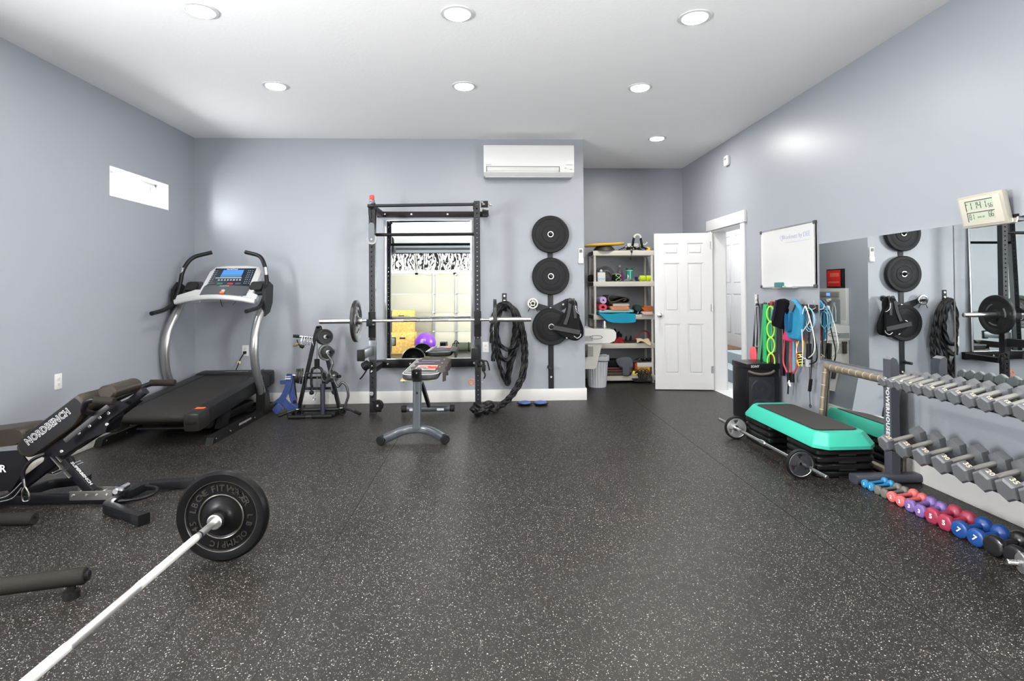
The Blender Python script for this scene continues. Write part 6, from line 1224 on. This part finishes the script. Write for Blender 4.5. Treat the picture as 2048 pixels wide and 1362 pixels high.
# handles
for y_, s in ((3.22, -1), (3.78, 1)):
    P = bend([(-2.33, 3.40, .56), (-2.285, 3.25, .610), (-2.245, y_, .665), (-2.21, y_, .678), (-2.10, y_, .665)], .05, 5)
    if s > 0: P = bend([(-2.46, 3.64, .55), (-2.338, 3.70, .61), (-2.226, 3.78, .675), (-2.075, 3.78, .677)], .05, 5)
    h = wbuild(MB().tube(P, .0165, seg=14), 'handle', NF, nb); q = P[-1]; wbuild(MB().cyl((q.x - (.10 if s < 0 else .15), q.y, q.z + (.009 if s < 0 else 0)), (q.x + .01, q.y, q.z), .0215, seg=18, bev=.004), 'foam_grip', FOAM, h)
# frame under the pad
def bar(p, q, w, h, nm, m=NF, bev=.004, par=None):
    return wbuild(MB().sweep([p, q], rrect(w / 2, h / 2, bev, 2), upv=(0, 1, 0)), nm, m, par or nb)
bar((-2.86, 3.50, .08), (-2.25, 3.50, .55), .06, .06, 'spine_beam')
bar((-2.25, 3.50, .55), (-2.09, 3.50, .675), .04, .05, 'head_tube')
bar((-2.475, 3.38, .408), (-2.228, 3.38, .608), .03, .008, 'side_rod', mat('dark_steel', (.1, .1, .1), .35, metal=.8))
for y_ in (3.435, 3.565):
    b = MB().prism([(-2.64, .30), (-2.52, .31), (-2.38, .40), (-2.28, .44), (-2.26, .51), (-2.14, .60), (-2.20, .63), (-2.35, .56), (-2.49, .46), (-2.60, .40)], (0, y_, 0), (1, 0, 0), (0, 0, 1), .006); wbuild(b, 'side_bracket', NF, nb)
for x_, z_ in ((-2.49, .41), (-2.43, .44), (-2.37, .48), (-2.31, .53), (-2.26, .555), (-2.27, .49), (-2.53, .335)): wbuild(MB().cyl((x_, 3.435, z_), (x_, 3.425, z_), .010, seg=12, bev=.002), 'bracket_bolt', BOLT, nb)
# ladder support
UPL = mat('ladder_steel', (.20, .195, .185), .3, metal=.8)
for y_ in (3.46, 3.52): bar((-2.625, y_, .32), (-2.50, y_, .17), .006, .035, 'ladder_side', UPL)
bar((-2.60, 3.49, .315), (-2.555, 3.49, .262), .006, .07, 'ladder_plate', UPL)
bar((-2.56, 3.49, .262), (-2.395, 3.49, .07), .05, .045, 'support_strut', NF)
d_ = Vector((.165, 0, -.192)).normalized(); n_ = Vector((.192, 0, .165)).normalized()
wbuild(MB().text('SUPERBENCH', Vector((-2.478, 3.49, .166)) + n_ * .0262, d_, Vector((0, 1, 0)), .030, .001, .0008), 'strut_lettering', WHITE, nb)
for x_, z_ in ((-2.53, .215), (-2.545, .225)): wbuild(MB().cyl((x_, 3.38, z_), (x_, 3.60, z_), .0055, seg=10), 'lock_pin', CHROME, nb)
for y_ in (3.462, 3.532): wbuild(MB().b2((-2.51, y_, .03), (-2.26, y_ + .005, .085), .002), 'ladder_base_plate', UPL, nb)
for x_ in (-2.49, -2.41, -2.35, -2.29): wbuild(MB().cyl((x_, 3.455, .062), (x_, 3.545, .062), .006, seg=10), 'rung', BOLT, nb)
wbuild(MB().cyl((-2.23, 3.44, .085), (-2.23, 3.56, .085), .016, seg=14).box((-2.21, 3.46, .095), (.05, .03, .02), .004), 'release_pin', CHROME, nb)
bar((-3.05, 3.50, .035), (-2.20, 3.50, .035), .055, .055, 'base_beam')
for P in ([(-2.235, 3.49, .03), (-2.215, 3.345, .03), (-1.93, 3.175, .03)], [(-2.235, 3.49, .03), (-2.185, 3.66, .045), (-1.98, 3.735, .03)]):
    f_ = wbuild(MB().sweep(bend(P, .03, 3), rrect(.027, .026, .004, 2), upv=(0, 0, 1)), 'front_foot', NF, nb); a, c = Vector(P[-2]), Vector(P[-1]); u_ = (c - a).normalized()
    wbuild(MB().sweep([c - u_ * .02, c + u_ * .05], rrect(.031, .030, .004, 2), upv=(0, 0, 1)), 'rubber_foot', RUBBER, f_)
wbuild(MB().tube([(-2.17, 3.38, .05), (-2.06, 3.40, .055), (-2.02, 3.47, .06), (-2.05, 3.55, .065), (-2.15, 3.60, .06)], .009, smooth=5), 'carry_handle', NF, nb)
wbuild(MB().sweep(bend([(-2.95, 3.38, .03), (-2.86, 3.55, .05), (-2.82, 3.72, .05), (-2.62, 3.80, .05)], .05, 4), rrect(.028, .028, .004, 2), upv=(0, 0, 1)), 'rear_foot', NF, nb)
wbuild(MB().prism([(-2.80, .24), (-2.70, .26), (-2.62, .24), (-2.60, .19), (-2.72, .13), (-2.82, .14)], (0, 3.66, 0), (1, 0, 0), (0, 0, 1), .008), 'foot_plate', mat('grip_plate', (.05, .05, .05), .6), nb)
wbuild(MB().tube([(-2.60, 3.40, .33), (-2.66, 3.38, .30), (-2.70, 3.37, .24), (-2.695, 3.37, .16)], .010, smooth=5), 'hook_arm', NF, nb)
wbuild(MB().prism([(-2.95, .34), (-2.76, .35), (-2.70, .27), (-2.80, .12), (-2.95, .10)], (0, 3.42, 0), (1, 0, 0), (0, 0, 1), .01), 'logo_plate', NF, nb)
wbuild(MB().text('R', (-2.845, 3.404, .245), (1, 0, 0), (0, 0, 1), .06, .001, .001), 'disc_lettering', WHITE, nb)
wbuild(MB().tube([(-2.685, 3.36, .155), (-2.70, 3.36, .12), (-2.695, 3.36, .075), (-2.675, 3.36, .07), (-2.66, 3.36, .08), (-2.665, 3.36, .12), (-2.685, 3.36, .155)], .0045, smooth=4, seg=8).tube([(-2.69, 3.36, .20), (-2.685, 3.36, .15)], .006), 'carabiner', CHROME, nb)
wbuild(MB().tube([(-2.82, 3.36, .09), (-2.77, 3.36, .11), (-2.70, 3.36, .18)], .004, smooth=3).tube([(-2.82, 3.36, .07), (-2.75, 3.36, .09), (-2.70, 3.36, .15)], .004, smooth=3), 'chain_link', CHROME, nb)
h_ = wbuild(MB().cyl((-2.95, 3.20, .045), (-2.49, 3.185, .045), .010, seg=14), 'ankle_bar', NF, nb); wbuild(MB().cyl((-2.95, 3.20, .036), (-2.492, 3.185, .036), .033, seg=26, bev=.004), 'ankle_foam', FOAM, h_)
h_['x'] = 0; del h_['x']

# ---------------------------------------------------------------- padded bar bottom left
pb = thing('padded_bar', 'black foam-padded bar on a small round foot at the lower left corner', 'padded bar', (-1.9, 2.38, .06))
wbuild(MB().cyl((-2.30, 2.27, .088), (-1.690, 2.425, .088), .034, seg=30, bev=.004), 'foam_sleeve', FOAM, pb)
wbuild(MB().cyl((-1.70, 2.422, .088), (-1.677, 2.428, .088), .022, seg=24, bev=.003), 'end_cap', RUBBER, pb)
wbuild(MB().lathe([(0, 0), (.030, 0), (.030, .03), (.016, .034), (.016, .06), (0, .06)], (-1.745, 2.42, 0), seg=24), 'rubber_foot', RUBBER, pb)
wbuild(MB().lathe([(0, 0), (.030, 0), (.030, .03), (.016, .034), (.016, .06), (0, .06)], (-2.20, 2.30, 0), seg=24), 'rubber_foot', RUBBER, pb)

# ---------------------------------------------------------------- loaded barbell on the floor
BX = -1.262
fb = thing('barbell', 'long chrome barbell on the floor running to the lower left corner', 'barbell', (BX, 1.95, .2135), rot=(0, 0, PI / 2))
KN = MT['knurled_chrome']; SH = .706
MB().cyl((-SH - .02, 0, 0), (SH, 0, 0), .0152, seg=24).build('shaft', mat('satin_chrome', (.75, .75, .74), .28, metal=.9), fb)
for x0, x1 in ((.12, .52), (-.62, -.22)): MB().cyl((x0, 0, 0), (x1, 0, 0), .0160, seg=24).build('knurled_grip', mat('worn_knurl', (.72, .71, .68), .5, metal=.6, bump=.5, bscale=800), fb)
MB().lathe([(.0158, .54), (.0166, .542), (.0166, .548), (.0158, .55)], (0, 0, 0), (1, 0, 0), 24, closed=True).build('ring_mark', RUBBER, fb)
for s in (-1, 1): MB().lathe([(.0155, 0), (.030, 0), (.034, .003), (.034, .026), (.028, .03), (.0245, .03), (.0245, .42), (.020, .425), (0, .425)], (s * (SH - .03), 0, 0), (s, 0, 0), 32).build('sleeve', STEEL, fb)
def big_plate(y, s, lb, grp='bumper plates on the floor barbell'):
    t = thing('bumper_plate', lb, 'weight plate', (BX, y, .2137), group=grp, rot=(PI / 2 * s, 0, 0))
    h = .029; prof = [(.0255, h + .014), (.040, h + .014), (.045, h + .004), (.060, h * .75), (.092, h * .55), (.099, h * .70), (.105, h * .70), (.108, h * .5), (.158, h * .5), (.162, h * .72), (.167, h * .80), (.196, h * .95), (.200, h * .95), (.2100, h * .55), (.2135, h * .3)]
    MB().lathe(prof + [(a, -z) for a, z in prof[::-1]], seg=96, closed=True).build('plate_disc', mat('big_bumper_rubber', (.004, .004, .0045), .36, bump=.08, bscale=600, spec=.16), t)
    RL = mat('rim_highlight', (.055, .05, .042), .3, metal=.3)
    MB().lathe([(.0985, h * .71), (.102, h * .80), (.1055, h * .71)], seg=80, closed=True).build('inner_ring', RL, t)
    MB().lathe([(.1635, h * .74), (.1655, h * .80), (.1675, h * .79)], seg=80, closed=True).build('outer_ring', RL, t)
    b = arc_text(MB(), 'ONE FIT WONDER', .132, .040, 2.45, h * .5 + .0015, .150, .005, .0008)
    for tx_, sz_, a0_, st_ in (('LB', .036, 6.28, .28), ('OLYMPIC', .038, 5.6, .20), ('45 LB', .042, 3.6, .22)): arc_text(MB(), tx_, .132, sz_, a0_, h * .5 + .0015, st_, .005, .0008).build('raised_lettering', mat('big_bumper_letter', (.022, .020, .017), .3), t)
    b.build('raised_lettering', mat('big_bumper_letter', (.022, .020, .017), .3), t); return t
big_plate(2.715, 1, 'large black bumper plate with raised lettering on the floor barbell')
big_plate(1.185, -1, 'second large bumper plate on the near end of the floor barbell')
# ---------------------------------------------------------------- rear of the room (seen in the mirrors)
gd = bpy.data.objects.new('door_3', None); C.objects.link(gd); struct(gd); gd.location = (-.24, YB, 0)
GW = mat('garage_white', srgb(178, 174, 156), .5); GAL = mat('galvanised', (.42, .44, .44), .4, metal=.7)
gx = [(-2.9 + .24), (2.42 + .24)]; hs_ = .53
for i in range(4): MB().b2((gx[0], -.09, i * hs_ + .004), (gx[1], -.05, (i + 1) * hs_ - .004), .006).build('door_section', GW, gd)
b = MB(); z0, z1 = 4 * hs_, 4 * hs_ + .54
for lo, hi in (((gx[0], -.09, z0), (gx[1], -.05, z0 + .06)), ((gx[0], -.09, z1 - .05), (gx[1], -.05, z1))): b.b2(lo, hi)
for i in range(6):
    x_ = gx[0] + (gx[1] - gx[0]) * i / 5; b.b2((max(x_ - .04, gx[0]), -.09, z0), (min(x_ + .04, gx[1]), -.05, z1))
b.build('glazed_section', GW, gd)
MB().b2((gx[0], -.21, z0), (gx[1], -.20, z1)).build('pane', SKY, gd)
for x_ in (-2.35, -1.11, -.49, .75, 1.37, 2.5): MB().b2((x_ - .028, -.05, .0), (x_ + .028, -.022, 4 * hs_), .004).build('stile', GAL, gd)
for i in range(1, 5):
    for x_ in (-2.35, -1.11, -.49, .75, 1.37, 2.5): MB().b2((x_ - .035, -.024, i * hs_ - .03), (x_ + .035, -.016, i * hs_ + .03), .003).build('hinge', STEEL, gd)
    MB().b2((gx[0], -.052, i * hs_ - .006), (gx[1], -.047, i * hs_ + .006)).build('section_seam', GAL, gd)
for i, x_ in enumerate((-2.80, 2.34)):
    k = MB().b2((x_ - .02, YB + .02, 2.74), (x_ + .02, .35, 2.80), .004).b2((x_ - .02, YB + .02, 0), (x_ + .02, YB + .06, 2.5), .004).build('garage_track', GAL)
    tag(k, ('galvanised garage door track overhead on the left wall side', 'galvanised garage door track overhead on the right wall side')[i], 'door track')
k = MB().cyl((-2.85, YB + .08, 2.83), (2.40, YB + .08, 2.83), .028, seg=16).build('torsion_spring', mat('spring_black', (.03, .03, .03), .4)); tag(k, 'black torsion spring shaft above the garage door', 'spring')
def vm():
    m = bpy.data.materials.new('valance_print'); m.use_nodes = True; nt = m.node_tree; N = nt.nodes; L = nt.links; b = N['Principled BSDF']; tc = N.new('ShaderNodeTexCoord')
    mp = N.new('ShaderNodeMapping'); mp.inputs['Scale'].default_value = (1, 1, .45); L.new(tc.outputs['Object'], mp.inputs[0])
    n = N.new('ShaderNodeTexNoise'); n.inputs['Scale'].default_value = 14; n.inputs['Detail'].default_value = 3; L.new(mp.outputs[0], n.inputs['Vector'])
    w = N.new('ShaderNodeTexWave'); w.inputs['Scale'].default_value = 3.2; w.inputs['Distortion'].default_value = 14; w.inputs['Detail'].default_value = 3; w.inputs['Detail Scale'].default_value = 2.4; L.new(mp.outputs[0], w.inputs['Vector'])
    ad = N.new('ShaderNodeMath'); ad.operation = 'MULTIPLY'; L.new(n.outputs[0], ad.inputs[0]); L.new(w.outputs[0], ad.inputs[1])
    r = N.new('ShaderNodeValToRGB'); r.color_ramp.elements[0].position = .16; r.color_ramp.elements[0].color = (.03, .03, .03, 1); r.color_ramp.elements[1].position = .24; r.color_ramp.elements[1].color = (.78, .78, .74, 1); L.new(ad.outputs[0], r.inputs[0])
    L.new(r.outputs[0], b.inputs['Base Color']); b.inputs['Roughness'].default_value = .9
    tr = N.new('ShaderNodeBsdfTranslucent'); L.new(r.outputs[0], tr.inputs[0]); mx = N.new('ShaderNodeMixShader'); mx.inputs[0].default_value = .55
    L.new(b.outputs[0], mx.inputs[1]); L.new(tr.outputs[0], mx.inputs[2]); L.new(mx.outputs[0], N['Material Output'].inputs[0]); return m
VAL = vm()
for i, (x0, x1, dy) in enumerate(((-2.72, -1.72, 0), (-1.86, -.72, .03), (-.84, .3, 0), (.2, 1.3, .03), (1.2, 2.3, 0))):
    k = thing('window_valance', 'black and white patterned valance over the garage door, %s panel from the left wall' % ('first', 'second', 'third', 'fourth', 'fifth')[i], 'curtain', (0, YB + .10 + dy, 0), group='valance panels')
    MB().sheet(lambda u, v: (x0 + (x1 - x0) * u, .02 * math.sin(u * 26) * (.3 + v), 2.70 - (.44 + .035 * math.sin(u * PI)) * v), 60, 8, .002).build('printed_fabric', VAL, k)
k = MB().cyl((-2.8, YB + .10, 2.71), (2.4, YB + .10, 2.71), .012, seg=12).build('curtain_rod', BLACKM); tag(k, 'thin black curtain rod above the garage door', 'curtain rod')
PLY = mat('osb_plywood', srgb(205, 165, 85), .6, var=.28, vscale=22)
for x_, y_, z0_, h_, w_, lb in ((-2.10, -2.3, 0, .555, .62, 'lower wooden plyometric box with a hand slot by the garage door'), (-2.13, -2.3, .556, .58, .60, 'upper wooden plyometric box stacked by the garage door')):
    k = thing('plyo_box', lb, 'plyometric box', (x_, y_, z0_), group='wooden plyo boxes'); MB().b2((-w_ / 2, -.25, 0), (w_ / 2, .25, h_), .003).build('box_body', PLY, k); MB().box((.0, .2505, h_ * .72), (.15, .002, .045), .0).build('hand_slot', GROOVE, k)
    if z0_ > 0: MB().box((0, .2505, h_ * .72), (.45, .001, .02)).build('edge_tape', mat('edge_brown', (.2, .12, .05), .7), k)
k = thing('stability_ball', 'purple exercise ball resting by the wooden boxes near the garage door', 'exercise ball', (-1.50, -2.0, .27)); MB().ball((0, 0, 0), .27, seg=48).build('ball_skin', mat('purple_ball', srgb(105, 40, 160), .35), k); MB().text('FIT', (-.02, .268, .08), (-1, 0, 0), (0, .28, .96), .08, .004, .001).build('lettering', WHITE, k)
k = thing('sandbag', 'olive green duffel sandbag with black handles on the floor by the garage door', 'sandbag', (-.50, -2.45, .13)); MB().lathe([(0, -.33), (.08, -.33), (.115, -.30), (.125, -.1), (.12, .15), (.115, .30), (.08, .33), (0, .33)], (0, 0, 0), (1, 0, 0), 32).build('bag_body', mat('olive_canvas', (.045, .055, .03), .85, bump=.5, bscale=60), k)
for x_ in (-.2, .12): MB().tube([(x_, .127 * math.cos(a), .127 * math.sin(a)) for a in [2 * PI * i / 24 for i in range(24)]], .012, closed=True).build('webbing_band', FABRIC, k)
MB().tube([(-.28, .08, .09), (-.22, .1, .18), (-.14, .08, .10)], .012, smooth=4).build('carry_handle', FABRIC, k)
k = thing('ball_launcher', 'dark box with a round yellow front on the floor beside the sandbag', 'massage machine', (-1.05, -2.4, 0)); MB().box((0, 0, .17), (.20, .2, .22), .02).b2((-.25, -.15, 0), (.25, .15, .07), .02).build('dark_housing', DGREY, k); MB().lathe([(0, .03), (.06, .02), (.075, 0), (.075, -.02), (0, -.02)], (0, .11, .19), (0, 1, 0), 32).build('yellow_disc', mat('yellow_disc', srgb(225, 190, 40), .4), k)
